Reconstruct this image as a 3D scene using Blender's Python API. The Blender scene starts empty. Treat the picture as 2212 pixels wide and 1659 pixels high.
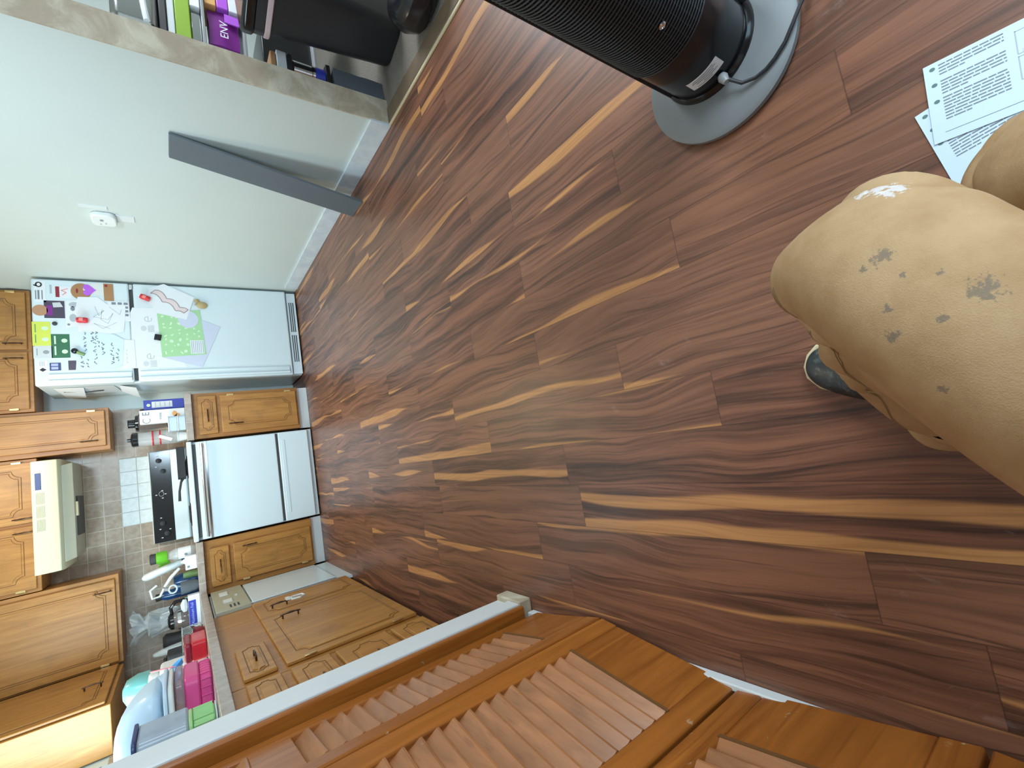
import bpy, bmesh, math, random
from mathutils import Vector, Matrix, noise
random.seed(7)
S = bpy.context.scene
COL = S.collection
R_ = math.radians

# ------------------------------------------------------------------ camera
yaw, pit, rol, CH = 0.14, -0.6383, -0.0782, 0.9675
fw = Vector((math.sin(yaw)*math.cos(pit), math.cos(yaw)*math.cos(pit), math.sin(pit)))
rt = fw.cross(Vector((0, 0, 1))).normalized(); up = rt.cross(fw)
Rr = rt*math.cos(rol) + up*math.sin(rol); Uu = up*math.cos(rol) - rt*math.sin(rol)
cd = bpy.data.cameras.new('camera'); cam = bpy.data.objects.new('camera', cd); COL.objects.link(cam)
cd.sensor_fit = 'HORIZONTAL'; cd.sensor_width = 36; cd.lens = 982.6/2212*36; cd.clip_start = 0.01
cx, cy, cz = -Uu, Rr, -fw          # the photograph lies on its side: its top edge is the place's right
cam.matrix_world = Matrix(((cx.x, cy.x, cz.x, 0), (cx.y, cy.y, cz.y, 0), (cx.z, cy.z, cz.z, CH), (0, 0, 0, 1)))
S.camera = cam

# ------------------------------------------------------------------ light
S.view_settings.view_transform = 'Standard'; S.view_settings.look = 'None'
S.view_settings.gamma = 1; S.view_settings.use_curve_mapping = False
S.view_settings.exposure = 0.0
W = bpy.data.worlds.new('world'); S.world = W; W.use_nodes = True
W.node_tree.nodes['Background'].inputs[0].default_value = (0.62, 0.78, 1.0, 1)
W.node_tree.nodes['Background'].inputs[1].default_value = 0.9

def area(name, loc, target, sx, sy, power, col):
    l = bpy.data.lights.new(name, 'AREA'); l.shape = 'RECTANGLE'; l.size = sx; l.size_y = sy
    l.energy = power; l.color = col
    o = bpy.data.objects.new(name, l); COL.objects.link(o); o.location = loc
    o.rotation_euler = (Vector(target)-Vector(loc)).to_track_quat('-Z', 'Y').to_euler()
    return o
area('daylight_side_window', (1.62, -0.75, 1.45), (0.5, -0.35, 0.9), 1.1, 1.2, 60, (0.72, 0.88, 1.0))
area('daylight_patio_door', (0.98, -2.40, 1.15), (0.85, 0, 1.0), 1.1, 1.85, 24, (0.52, 0.80, 1.0))
area('daylight_sink_window', (-1.40, 3.05, 1.62), (0.6, 3.45, 0.95), 0.95, 0.95, 50, (0.68, 0.91, 1.0))
area('daylight_pantry_window', (3.3, 1.7, 1.3), (2.0, 1.9, 0.6), 0.9, 1.0, 60, (0.84, 0.93, 1.0))
area('ceiling_lamp_light', (0.25, 3.75, 2.27), (0.25, 3.75, 0), 0.30, 0.30, 15, (1.0, 0.80, 0.50))
ll = area('kitchen_front_fill', (0.75, 1.25, 2.22), (0.62, 4.3, 0.75), 0.40, 0.40, 19, (0.64, 0.85, 1.0)); ll.data.spread = R_(110)  # added cool fill aimed at fridge and range fronts, no known fixture

# ------------------------------------------------------------------ node helper
class NT:
    def __init__(s, name):
        s.m = bpy.data.materials.new(name); s.m.use_nodes = True; s.t = s.m.node_tree
        s.b = s.t.nodes['Principled BSDF']; s.L = s.t.links
    def n(s, ty, **k):
        x = s.t.nodes.new(ty)
        for a, v in k.items(): setattr(x, a, v)
        return x
    def set(s, sock, v):
        if isinstance(v, bpy.types.NodeSocket): s.L.new(v, sock)
        else: sock.default_value = v
    def math(s, op, a, b=0.0, c=0.0, clamp=False):
        x = s.n('ShaderNodeMath', operation=op); x.use_clamp = clamp
        s.set(x.inputs[0], a); s.set(x.inputs[1], b); s.set(x.inputs[2], c); return x.outputs[0]
    def xyz(s, v):
        x = s.n('ShaderNodeSeparateXYZ'); s.set(x.inputs[0], v); return x.outputs
    def comb(s, a, b, c):
        x = s.n('ShaderNodeCombineXYZ'); s.set(x.inputs[0], a); s.set(x.inputs[1], b); s.set(x.inputs[2], c); return x.outputs[0]
    def noise(s, v, scale=5, detail=3, rough=.5, dist=0.0):
        x = s.n('ShaderNodeTexNoise'); s.set(x.inputs['Vector'], v); s.set(x.inputs['Scale'], scale)
        s.set(x.inputs['Detail'], detail); s.set(x.inputs['Roughness'], rough); s.set(x.inputs['Distortion'], dist); return x.outputs[0]
    def mix(s, f, a, b):
        x = s.n('ShaderNodeMix', data_type='RGBA'); s.set(x.inputs[0], f)
        for i, v in ((6, a), (7, b)): s.set(x.inputs[i], (*v, 1) if isinstance(v, tuple) and len(v) == 3 else v)
        return x.outputs[2]
    def mapr(s, v, a, b, c=0.0, d=1.0):
        x = s.n('ShaderNodeMapRange'); x.interpolation_type = 'SMOOTHSTEP'
        for i, q in enumerate((v, a, b, c, d)): s.set(x.inputs[i], q)
        return x.outputs[0]
    def obj(s): return s.n('ShaderNodeTexCoord').outputs['Object']
    def pos(s): return s.n('ShaderNodeNewGeometry').outputs['Position']
    def rand(s): return s.n('ShaderNodeObjectInfo').outputs['Random']
    def bump(s, h, d=.2, dist=.01):
        x = s.n('ShaderNodeBump'); x.inputs['Strength'].default_value = d; x.inputs['Distance'].default_value = dist
        s.L.new(h, x.inputs['Height']); s.L.new(x.outputs[0], s.b.inputs['Normal'])
    def out(s, col, rough=.5, metal=0.0, **k):
        s.set(s.b.inputs['Base Color'], (*col, 1) if isinstance(col, tuple) and len(col) == 3 else col)
        s.set(s.b.inputs['Roughness'], rough); s.set(s.b.inputs['Metallic'], metal)
        for a, v in k.items(): s.set(s.b.inputs[a.replace('_', ' ')], v)
        return s.m

def plain(name, col, rough=.5, metal=0.0, var=.06, scale=14, **k):
    t = NT(name); f = t.noise(t.obj(), scale, 3)
    a = tuple(c*(1-var) for c in col); b = tuple(min(1, c*(1+var)) for c in col)
    return t.out(t.mix(f, a, b), rough, metal, **k)

def oak(name, base, dark, rough=.38, axis=2, scale=1.0, worn=0.0, grime=0.0):
    t = NT(name); p = t.obj(); r = t.rand(); x, y, z = t.xyz(p)
    off = t.math('MULTIPLY', r, 37.0)
    s = [26*scale]*3; s[axis] = 2.2*scale
    v = t.comb(t.math('MULTIPLY_ADD', x, s[0], off), t.math('MULTIPLY', y, s[1]), t.math('MULTIPLY', z, s[2]))
    g1 = t.noise(v, 1.0, 5, .6, .7)
    s2 = [90*scale]*3; s2[axis] = 3*scale
    v2 = t.comb(t.math('MULTIPLY_ADD', x, s2[0], off), t.math('MULTIPLY', y, s2[1]), t.math('MULTIPLY', z, s2[2]))
    g2 = t.noise(v2, 1.0, 2, .5)
    s3 = [8*scale]*3; s3[axis] = 1.1*scale
    v3 = t.comb(t.math('MULTIPLY_ADD', x, s3[0], off), t.math('MULTIPLY', y, s3[1]), t.math('MULTIPLY', z, s3[2]))
    w = t.n('ShaderNodeTexWave', wave_type='RINGS', rings_direction='SPHERICAL'); t.set(w.inputs['Vector'], v3)
    w.inputs['Scale'].default_value = 1.6; w.inputs['Distortion'].default_value = 7; w.inputs['Detail'].default_value = 3
    f = t.mapr(g1, .30, .72); c = t.mix(f, dark, base)
    c = t.mix(t.math('MULTIPLY', t.mapr(w.outputs[1], .1, .9), .45), c, tuple(.55*a+.45*b for a, b in zip(dark, base)))
    c = t.mix(t.math('MULTIPLY', t.mapr(g2, .60, .75), .45), c, tuple(d*.7 for d in dark))
    if worn:
        wn = t.noise(t.obj(), 22, 5, .7); c = t.mix(t.math('MULTIPLY', t.mapr(wn, .66, .74), worn), c, (.55, .42, .25))
    if grime:
        gn = t.noise(t.obj(), 5, 4, .6); c = t.mix(t.math('MULTIPLY', t.mapr(gn, .52, .75), grime), c, (.10, .06, .03))
    t.bump(g2, .12, .004)
    return t.out(c, rough)

def tile_mat(name, size, col, col2, grout, off=(0, 0, 0), g=.025, bumpy=0.0, rough=.35):
    t = NT(name); p = t.pos(); P = t.xyz(p)
    nn = t.n('ShaderNodeNewGeometry').outputs['True Normal']; N = t.xyz(nn)
    m = None; cells = []
    for a in range(3):
        q = t.math('DIVIDE', t.math('SUBTRACT', P[a], off[a]), size)
        fr = t.math('FRACT', q); cells.append(t.math('FLOOR', q))
        d = t.math('ABSOLUTE', t.math('SUBTRACT', fr, .5))
        e = t.math('GREATER_THAN', d, .5-g)
        k = t.math('LESS_THAN', t.math('ABSOLUTE', N[a]), .5)
        e = t.math('MULTIPLY', e, k)
        m = e if m is None else t.math('MAXIMUM', m, e)
    wn = t.n('ShaderNodeTexWhiteNoise'); t.set(wn.inputs['Vector'], t.comb(*cells))
    n1 = t.noise(p, 30, 4, .6)
    c = t.mix(t.mapr(n1, .35, .65), col, col2)
    c = t.mix(t.math('MULTIPLY', wn.outputs['Value'], .18), c, tuple(x*.7 for x in col))
    c = t.mix(m, c, grout)
    h = t.math('SUBTRACT', 1.0, m)
    if bumpy: h = t.math('ADD', h, t.math('MULTIPLY', t.noise(p, 55, 4, .6, .8), bumpy))
    else: h = t.math('ADD', h, t.math('MULTIPLY', t.noise(p, 25, 2), .5))
    t.bump(h, .5, .004)
    return t.out(c, t.math('MULTIPLY_ADD', m, .5, rough))

# ------------------------------------------------------------------ laminate floor
def floor_mat():
    t = NT('walnut_laminate'); p = t.pos(); x, y, z = t.xyz(p)
    PW = .1255; L = .94
    q = t.math('DIVIDE', t.math('SUBTRACT', x, .0735-PW*20), PW)
    row = t.math('FLOOR', q); u = t.math('FRACT', q)
    # end-joint position of every strip (metres), rows 0..39, looked up through a ramp
    known = {20: .80, 21: .187, 22: .57, 23: .20, 24: .69, 25: .195, 26: .445, 19: .55, 18: .14, 17: .10, 16: .337, 15: .208, 14: .62}
    offs = []
    rr = random.Random(3)
    for i in range(12, 32): offs.append(known.get(i, rr.random()*.94))
    cr = t.n('ShaderNodeValToRGB'); cr.color_ramp.interpolation = 'CONSTANT'
    el = cr.color_ramp.elements
    for i, o in enumerate(offs):
        ps = i/20.0
        e = el[0] if i == 0 else (el[1] if i == 1 else el.new(ps))
        e.position = ps; e.color = (o, o, o, 1)
    t.set(cr.inputs[0], t.math('DIVIDE', t.math('ADD', t.math('SUBTRACT', row, 12.0), .5), 20.0))
    v = t.math('DIVIDE', t.math('SUBTRACT', y, cr.outputs[0]), L)
    ci = t.math('FLOOR', v); vf = t.math('FRACT', v)
    w1 = t.n('ShaderNodeTexWhiteNoise'); t.set(w1.inputs['Vector'], t.comb(row, ci, 5.7)); A = t.xyz(w1.outputs['Color'])
    w2 = t.n('ShaderNodeTexWhiteNoise'); t.set(w2.inputs['Vector'], t.comb(ci, row, 9.1)); B = t.xyz(w2.outputs['Color'])
    seed = t.math('MULTIPLY', A[0], 53.0); ym = t.math('MULTIPLY', vf, L)
    # wavy drift of the grain across the board
    dr = t.noise(t.comb(seed, ym, t.math('MULTIPLY', u, .25)), 1.5, 2, .5)
    drift = t.math('MULTIPLY', t.math('SUBTRACT', dr, .5), 1.1)
    uu = t.math('ADD', u, drift)
    g1 = t.noise(t.comb(t.math('MULTIPLY', uu, 4.0), t.math('MULTIPLY', ym, 1.3), seed), 1.0, 4, .6, .5)
    g2 = t.noise(t.comb(t.math('MULTIPLY', uu, 11.0), t.math('MULTIPLY', ym, 1.9), seed), 1.0, 4, .62, .6)
    g3 = t.noise(t.comb(t.math('MULTIPLY', u, 60.0), t.math('MULTIPLY', ym, 14.0), seed), 1.0, 2, .6)
    base = t.mix(t.mapr(g1, .28, .68), (.046, .018, .012), (.270, .105, .057))
    base = t.mix(t.math('MULTIPLY', t.mapr(B[0], .2, .9), .42), base, (.29, .128, .070))
    base = t.mix(t.math('MULTIPLY', t.mapr(g2, .48, .70), .66), base, (.036, .017, .013))
    base = t.mix(t.math('MULTIPLY', t.mapr(g3, .55, .8), .22), base, (.34, .20, .13))
    # pale sapwood streaks, wandering along one side of the board and ending at its joint
    def streak(c0, wmax, seedoff):
        nz = t.noise(t.comb(t.math('ADD', seed, seedoff), ym, .5), 1.25, 2, .5)
        nw = t.noise(t.comb(t.math('ADD', seed, seedoff+11), ym, 4.5), 1.2, 1, .5)
        c = t.math('ADD', c0, t.math('MULTIPLY', t.math('SUBTRACT', nz, .5), .95))
        wd = t.math('MULTIPLY', t.mapr(nw, .42, .66), wmax)
        d = t.math('ABSOLUTE', t.math('SUBTRACT', u, c))
        return t.mapr(t.math('SUBTRACT', wd, d), 0.0, .07)
    c1 = t.math('MULTIPLY_ADD', A[1], 1.7, -.25); c2 = t.math('MULTIPLY_ADD', A[2], 4.2, -.8)
    s1 = streak(c1, .19, 0.0); s2 = streak(c2, .16, 21.0)
    sm = t.math('MAXIMUM', s1, s2)
    sap = t.mix(t.mapr(g2, .3, .7), (.64, .30, .105), (.43, .185, .065))
    base = t.mix(t.math('MULTIPLY', sm, .86), base, sap)
    # joints
    e1 = t.math('LESS_THAN', t.math('MINIMUM', vf, t.math('SUBTRACT', 1.0, vf)), .0012)
    e2 = t.math('LESS_THAN', t.math('MINIMUM', u, t.math('SUBTRACT', 1.0, u)), .008)
    base = t.mix(t.math('MULTIPLY', t.math('MAXIMUM', e1, e2), .45), base, (.02, .01, .008))
    # dust scuffs
    d1 = t.noise(t.comb(t.math('MULTIPLY', x, 9.0), t.math('MULTIPLY', y, 5.0), 0.0), 1.0, 6, .75, 1.2)
    d2 = t.noise(p, 2.0, 2)
    dust = t.math('MULTIPLY', t.mapr(d1, .60, .78), t.mapr(d2, .45, .62))
    base = t.mix(t.math('MULTIPLY', dust, .30), base, (.60, .50, .46))
    t.bump(g3, .06, .002)
    return t.out(base, t.math('MULTIPLY_ADD', t.noise(p, 6, 3), .12, .30), 0.0)

M = {}
M['floor'] = floor_mat()
M['wall'] = plain('eggshell_wall_paint', (.64, .70, .67), .55, var=.03, scale=3)
def plaster():
    t = NT('patched_plaster'); n = t.noise(t.pos(), 7, 6, .65, .6)
    c = t.mix(t.mapr(n, .38, .66), (.44, .36, .26), (.66, .61, .47)); t.bump(n, .3, .01); return t.out(c, .7)
M['plaster'] = plaster()
def chalky():
    t = NT('unpainted_baseboard'); n = t.noise(t.pos(), 9, 5, .7)
    c = t.mix(t.mapr(n, .35, .7), (.60, .68, .74), (.74, .80, .84)); return t.out(c, .5)
M['base'] = chalky()
M['ceil'] = plain('ceiling_paint', (.8, .8, .76), .8)
M['trim'] = plain('white_trim_paint', (.74, .78, .78), .35, var=.03)
M['tile'] = tile_mat('mauve_wall_tile', .109, (.38, .275, .20), (.46, .355, .27), (.58, .52, .44), off=(.0, 0, .93), rough=.30)
M['ctile'] = tile_mat('mauve_counter_tile', .152, (.38, .31, .26), (.46, .39, .335), (.55, .50, .46), off=(.05, .0, .85), g=.014, rough=.22)
M['glare_tile'] = tile_mat('pale_reflection_stand_in', .109, (.72, .74, .72), (.80, .82, .80), (.42, .42, .40), off=(.0, 0, .93), bumpy=2.2, rough=.12)  # pale bumpy tile colour stands in for a window reflection
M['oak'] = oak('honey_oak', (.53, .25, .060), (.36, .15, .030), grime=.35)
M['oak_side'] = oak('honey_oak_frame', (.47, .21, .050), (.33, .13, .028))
M['groove'] = plain('dark_routed_groove', (.16, .07, .02), .5)
M['louver'] = oak('amber_pine', (.44, .145, .022), (.25, .072, .010), rough=.28, worn=.8)
M['slat'] = oak('louver_slat_pine', (.46, .185, .068), (.27, .105, .038), rough=.30, axis=1, worn=.3)
M['bronze'] = plain('antique_bronze', (.07, .04, .025), .35, .8)
M['brass'] = plain('brass_hinge', (.65, .45, .2), .3, .9)
M['white'] = plain('white_enamel', (.70, .80, .84), .22, var=.015)
M['white2'] = plain('white_plastic', (.74, .76, .74), .4, var=.02)
M['cream'] = plain('almond_enamel', (.66, .63, .45), .3, var=.02)
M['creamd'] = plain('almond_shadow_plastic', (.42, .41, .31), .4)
M['black'] = plain('black_gloss', (.010, .010, .011), .16)
M['blackm'] = plain('black_matte', (.018, .018, .02), .55)
M['gap'] = plain('dark_gap', (.05, .05, .05), .6)
M['chrome'] = plain('chrome', (.75, .76, .78), .12, 1.0)
M['grey'] = plain('grey_plastic', (.30, .31, .32), .4)
M['steel'] = plain('brushed_grey_base', (.20, .21, .215), .5, .1)
M['slate'] = plain('slate_grey_board', (.115, .135, .155), .45, var=.05)
M['paper'] = plain('white_paper', (.80, .83, .86), .7, var=.02)
M['paperb'] = plain('bluish_paper', (.66, .80, .92), .7, var=.02)
M['lav'] = plain('lavender_paper', (.62, .66, .80), .7, var=.02)
M['ink'] = plain('grey_ink', (.22, .25, .30), .8)
M['inkl'] = plain('light_grey_ink', (.45, .50, .55), .8)
M['inkg'] = plain('green_grey_ink', (.13, .22, .21), .8)
M['red'] = plain('red_plastic', (.62, .02, .03), .3)
M['dred'] = plain('dark_red_plastic', (.28, .012, .03), .35)
M['pinkl'] = plain('coral_pink', (.85, .25, .24), .4)
M['magenta'] = plain('magenta_plastic', (.72, .07, .26), .38)
M['lgreen'] = plain('light_green_plastic', (.33, .62, .24), .35)
M['green'] = plain('bright_green_plastic', (.14, .50, .02), .35)
M['teal'] = plain('teal_ceramic', (.16, .42, .40), .25)
M['navy'] = plain('navy_plastic', (.03, .05, .18), .35)
M['blue'] = plain('deep_blue_plastic', (.01, .05, .15), .2)
M['sky'] = plain('sky_blue_plastic', (.07, .38, .78), .35)
M['boxblue'] = plain('royal_blue_card', (.03, .05, .42), .4)
M['peri'] = plain('periwinkle_ink', (.45, .48, .88), .5)
M['orange'] = plain('orange_food_print', (.80, .42, .15), .5)
M['purple'] = plain('purple_foil_pack', (.22, .02, .26), .3)
M['violet'] = plain('violet_pack', (.5, .12, .75), .35)
M['lime'] = plain('lime_green_card', (.25, .42, .02), .5)
M['pale'] = plain('pale_grey_card', (.62, .66, .68), .5)
M['pinkish'] = plain('pale_pink_liner', (.62, .48, .50), .6)
M['bag'] = plain('black_bag_plastic', (.012, .012, .014), .22)
M['cloth'] = plain('dark_cloth', (.04, .035, .05), .85)
M['totegrey'] = plain('blue_grey_tote', (.18, .22, .29), .4)
M['brownc'] = plain('brown_craft_paper', (.42, .22, .10), .8)
M['skin'] = plain('tan_print', (.50, .27, .15), .6)
M['darkph'] = plain('dark_photo_print', (.07, .05, .09), .4)
M['ygreen'] = plain('yellow_green_card', (.66, .74, .10), .5)
M['dgreen'] = plain('dark_green_card', (.03, .15, .07), .5)
M['mint'] = plain('mint_green_worksheet', (.40, .68, .36), .6)
M['mintl'] = plain('pale_mint_print', (.66, .86, .62), .6)
M['bacon'] = plain('pale_pink_crayon', (.80, .66, .66), .7)
M['baconl'] = plain('mauve_crayon', (.34, .22, .23), .7)
M['gold'] = plain('tan_gold_magnet', (.48, .36, .17), .45)
M['olive'] = plain('olive_green_magnet', (.18, .30, .11), .5)
M['wallplate'] = plain('white_wall_device', (.82, .84, .82), .35)
M['tan'] = plain('tan_rubber_sole', (.62, .52, .33), .6)
def shoe_m():
    t = NT('worn_black_leather'); n = t.noise(t.obj(), 60, 4, .65); h = t.noise(t.obj(), 14, 3)
    c = t.mix(t.mapr(n, .5, .75), (.02, .025, .028), (.10, .12, .12)); t.bump(n, .3, .003); return t.out(c, t.mapr(h, .3, .7, .3, .55))
M['leather'] = shoe_m()
def carpet():
    t = NT('grey_carpet'); n = t.noise(t.pos(), 160, 3, .7); n2 = t.noise(t.pos(), 6, 3)
    c = t.mix(n, (.16, .14, .12), (.36, .33, .30)); c = t.mix(t.math('MULTIPLY', n2, .5), c, (.18, .13, .08)); t.bump(n, .8, .01); return t.out(c, .95)
M['carpet'] = carpet()
def clear(name, col=(.85, .9, .92), alpha=.35, rough=.08):
    t = NT(name); return t.out(t.mix(t.noise(t.obj(), 20, 2), col, tuple(min(1, c*1.05) for c in col)), rough, 0.0, Alpha=alpha, Transmission_Weight=0.0)
M['clear'] = clear('clear_plastic', (.74, .80, .82), .30)
M['frost'] = clear('frosted_blue_white_plastic', (.60, .74, .86), .88, .3)
M['frostg'] = clear('smoky_clear_plastic', (.46, .53, .62), .72, .2)
M['tint'] = clear('smoky_lid_plastic', (.36, .22, .22), .62, .15)
M['glassd'] = clear('dark_carafe_glass', (.25, .20, .20), .50, .05)
M['pane'] = clear('window_glass', (.9, .95, 1.0), .12, .02)

# stained canvas trousers; marks sit at fixed places on the cloth
def canvas():
    t = NT('tan_work_canvas'); p = t.pos()
    n = t.noise(p, 14, 5, .6); f = t.noise(p, 900, 2, .6)
    c = t.mix(t.mapr(n, .3, .7), (.37, .20, .078), (.50, .315, .155))
    c = t.mix(t.math('MULTIPLY', f, .22), c, (.52, .40, .26))
    px_, py_, pz_ = t.xyz(p); flat = t.comb(px_, py_, 0.0)
    def blot(c, q, r, col, st, sc=40, sq=1.0):
        d = t.n('ShaderNodeVectorMath', operation='DISTANCE'); t.set(d.inputs[0], flat); d.inputs[1].default_value = q
        w = t.math('ADD', d.outputs['Value'], t.math('MULTIPLY', t.math('SUBTRACT', t.noise(p, sc, 4, .7), .5), r*4.5))
        return t.mix(t.mapr(w, r, r*.55, 0.0, st), c, col)
    for q, r in STAINS: c = blot(c, q, r*.8, (.12, .11, .095), .62, 210)
    for q, r in PAINT: c = blot(c, q, r, (.75, .75, .77), .6, 140)
    t.bump(t.math('ADD', t.math('MULTIPLY', f, .3), n), .35, .004)
    return t.out(c, .85)
STAINS = [((.085, .090, 0), .0085), ((.079, .102, 0), .0035), ((.042, .043, 0), .010), ((.026, .093, 0), .006), ((.045, .092, 0), .004),
          ((.066, .080, 0), .003), ((.030, .065, 0), .0035), ((.060, .062, 0), .003), ((-.015, .075, 0), .004)]
PAINT = [((.148, .092, 0), .008), ((.140, .082, 0), .008), ((.150, .103, 0), .005)]

# ------------------------------------------------------------------ mesh builder
class MB:
    def __init__(s): s.bm = bmesh.new()
    def box(s, a, b, rot=None, c=None):
        vs = []
        for x in (a[0], b[0]):
            for y in (a[1], b[1]):
                for z in (a[2], b[2]): vs.append(Vector((x, y, z)))
        if rot is not None:
            cc = Vector(c) if c is not None else sum(vs, Vector())/8
            vs = [cc+rot @ (v-cc) for v in vs]
        v = [s.bm.verts.new(q) for q in vs]
        for f in ((0, 1, 3, 2), (4, 6, 7, 5), (0, 4, 5, 1), (2, 3, 7, 6), (0, 2, 6, 4), (1, 5, 7, 3)):
            s.bm.faces.new([v[i] for i in f])
        return s
    def prism(s, pts, vec):
        """closed outline (3-D points) pushed along vec"""
        a = [s.bm.verts.new(Vector(p)) for p in pts]; b = [s.bm.verts.new(Vector(p)+Vector(vec)) for p in pts]
        n = len(pts)
        s.bm.faces.new(a[::-1]); s.bm.faces.new(b)
        for i in range(n): s.bm.faces.new([a[i], a[(i+1) % n], b[(i+1) % n], b[i]])
        return s
    def lathe(s, prof, c=(0, 0, 0), n=32, sx=1, sy=1, cap=True, tilt=None):
        rings = []
        for r, z in prof:
            ring = []
            for i in range(n):
                a = 2*math.pi*i/n; v = Vector((r*math.cos(a)*sx, r*math.sin(a)*sy, z))
                if tilt is not None: v = tilt @ v
                ring.append(s.bm.verts.new(Vector(c)+v))
            rings.append(ring)
        for A, B in zip(rings, rings[1:]):
            for i in range(n): s.bm.faces.new([A[i], A[(i+1) % n], B[(i+1) % n], B[i]])
        if cap:
            if prof[0][0] > 1e-6: s.bm.faces.new(rings[0][::-1])
            if prof[-1][0] > 1e-6: s.bm.faces.new(rings[-1])
        return s
    def tube(s, pts, r, n=8, closed=False):
        P = [Vector(p) for p in pts]; rings = []; m = len(P)
        ref = None
        for i in range(m):
            if closed: d = P[(i+1) % m]-P[i-1]
            else: d = P[min(i+1, m-1)]-P[max(i-1, 0)]
            d.normalize()
            if ref is None: ref = d.orthogonal().normalized()
            ref = (ref-d*ref.dot(d)).normalized(); w = d.cross(ref)
            rr = r[i] if isinstance(r, (list, tuple)) else r
            rings.append([s.bm.verts.new(P[i]+(ref*math.cos(2*math.pi*k/n)+w*math.sin(2*math.pi*k/n))*rr) for k in range(n)])
        rg = list(zip(rings, rings[1:]))+([(rings[-1], rings[0])] if closed else [])
        for A, B in rg:
            for k in range(n): s.bm.faces.new([A[k], A[(k+1) % n], B[(k+1) % n], B[k]])
        if not closed: s.bm.faces.new(rings[0][::-1]); s.bm.faces.new(rings[-1])
        return s
    def build(s, name, mat, parent=None, bevel=0.0, smooth=False, seg=2, sub=0, solid=0.0):
        bmesh.ops.remove_doubles(s.bm, verts=s.bm.verts, dist=1e-6)
        bmesh.ops.recalc_face_normals(s.bm, faces=s.bm.faces)
        me = bpy.data.meshes.new(name)
        if parent is not None:
            L = Vector(parent.location); q = parent.parent
            while q is not None: L = L+Vector(q.location); q = q.parent
            for v in s.bm.verts: v.co -= L
        s.bm.to_mesh(me); s.bm.free()
        o = bpy.data.objects.new(name, me); COL.objects.link(o)
        me.materials.append(M[mat] if isinstance(mat, str) else mat)
        if parent is not None: o.parent = parent
        if solid:
            m = o.modifiers.new('s', 'SOLIDIFY'); m.thickness = solid
        if bevel:
            m = o.modifiers.new('b', 'BEVEL'); m.width = bevel; m.segments = seg; m.limit_method = 'ANGLE'; m.angle_limit = R_(40)
        if sub:
            m = o.modifiers.new('sub', 'SUBSURF'); m.levels = sub; m.render_levels = sub
        if smooth or bevel:
            for f in me.polygons: f.use_smooth = True
            try: me.set_sharp_from_angle(angle=R_(35))
            except Exception: pass
        return o

def rbox(sx, sy, z0, z1, r, c=(0, 0), n=5):
    """rounded-rectangle outline points at z0 for prism"""
    P = []
    for qx, qy, a0 in ((1, 1, 0), (-1, 1, 90), (-1, -1, 180), (1, -1, 270)):
        for k in range(n+1):
            a = R_(a0+90*k/n); P.append((c[0]+qx*(sx/2-r)+r*math.cos(a), c[1]+qy*(sy/2-r)+r*math.sin(a), z0))
    return P

def thing(name, label, cat, loc=(0, 0, 0), group=None):
    o = bpy.data.objects.new(name, None); COL.objects.link(o); o.location = loc; o.empty_display_size = .1
    o['label'] = label; o['category'] = cat
    if group: o['group'] = group
    return o
def tag(o, label, cat, group=None):
    o['label'] = label; o['category'] = cat
    if group: o['group'] = group
    return o
def struct(name, mb, mat, **k):
    o = mb.build(name, mat, **k); o['kind'] = 'structure'; return o
def text(name, body, mat, parent, loc, size, xdir, ydir, depth=.0006, width=None):
    """lettering as a mesh; origin loc, reading along xdir, standing along ydir"""
    cu = bpy.data.curves.new(name, 'FONT'); cu.body = body; cu.size = size; cu.extrude = depth; cu.align_x = 'CENTER'; cu.align_y = 'CENTER'
    t = bpy.data.objects.new(name, cu); COL.objects.link(t)
    dg = bpy.context.evaluated_depsgraph_get(); me = bpy.data.meshes.new_from_object(t.evaluated_get(dg))
    COL.objects.unlink(t); bpy.data.objects.remove(t)
    X = Vector(xdir).normalized(); Y = Vector(ydir).normalized(); Z = X.cross(Y)
    sc = 1.0
    if width:
        w = max(v.co.x for v in me.vertices)-min(v.co.x for v in me.vertices); sc = width/w
    L = Vector()
    q = parent
    while q is not None: L = L+Vector(q.location); q = q.parent
    for v in me.vertices: v.co = Vector(loc)-L+X*v.co.x*sc+Y*v.co.y+Z*v.co.z
    o = bpy.data.objects.new(name, me); COL.objects.link(o); me.materials.clear(); me.materials.append(M[mat]); o.parent = parent
    return o

XR, YB, XL, YJ = 1.655, 4.95, -1.46, 1.96
# ================================================================== SETTING
struct('floor', MB().box((-1.5, -2.6, -.05), (1.70, 5.05, 0)), 'floor')
struct('floor', MB().box((1.70, -.15, -.05), (3.5, 3.6, .004)), 'carpet')
struct('ceiling', MB().box((-1.6, -2.6, 2.36), (3.5, 5.1, 2.45)), 'ceil')
struct('wall_back', MB().box((XL, YB, 0), (XR, YB+.1, 2.36)), 'wall')
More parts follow.
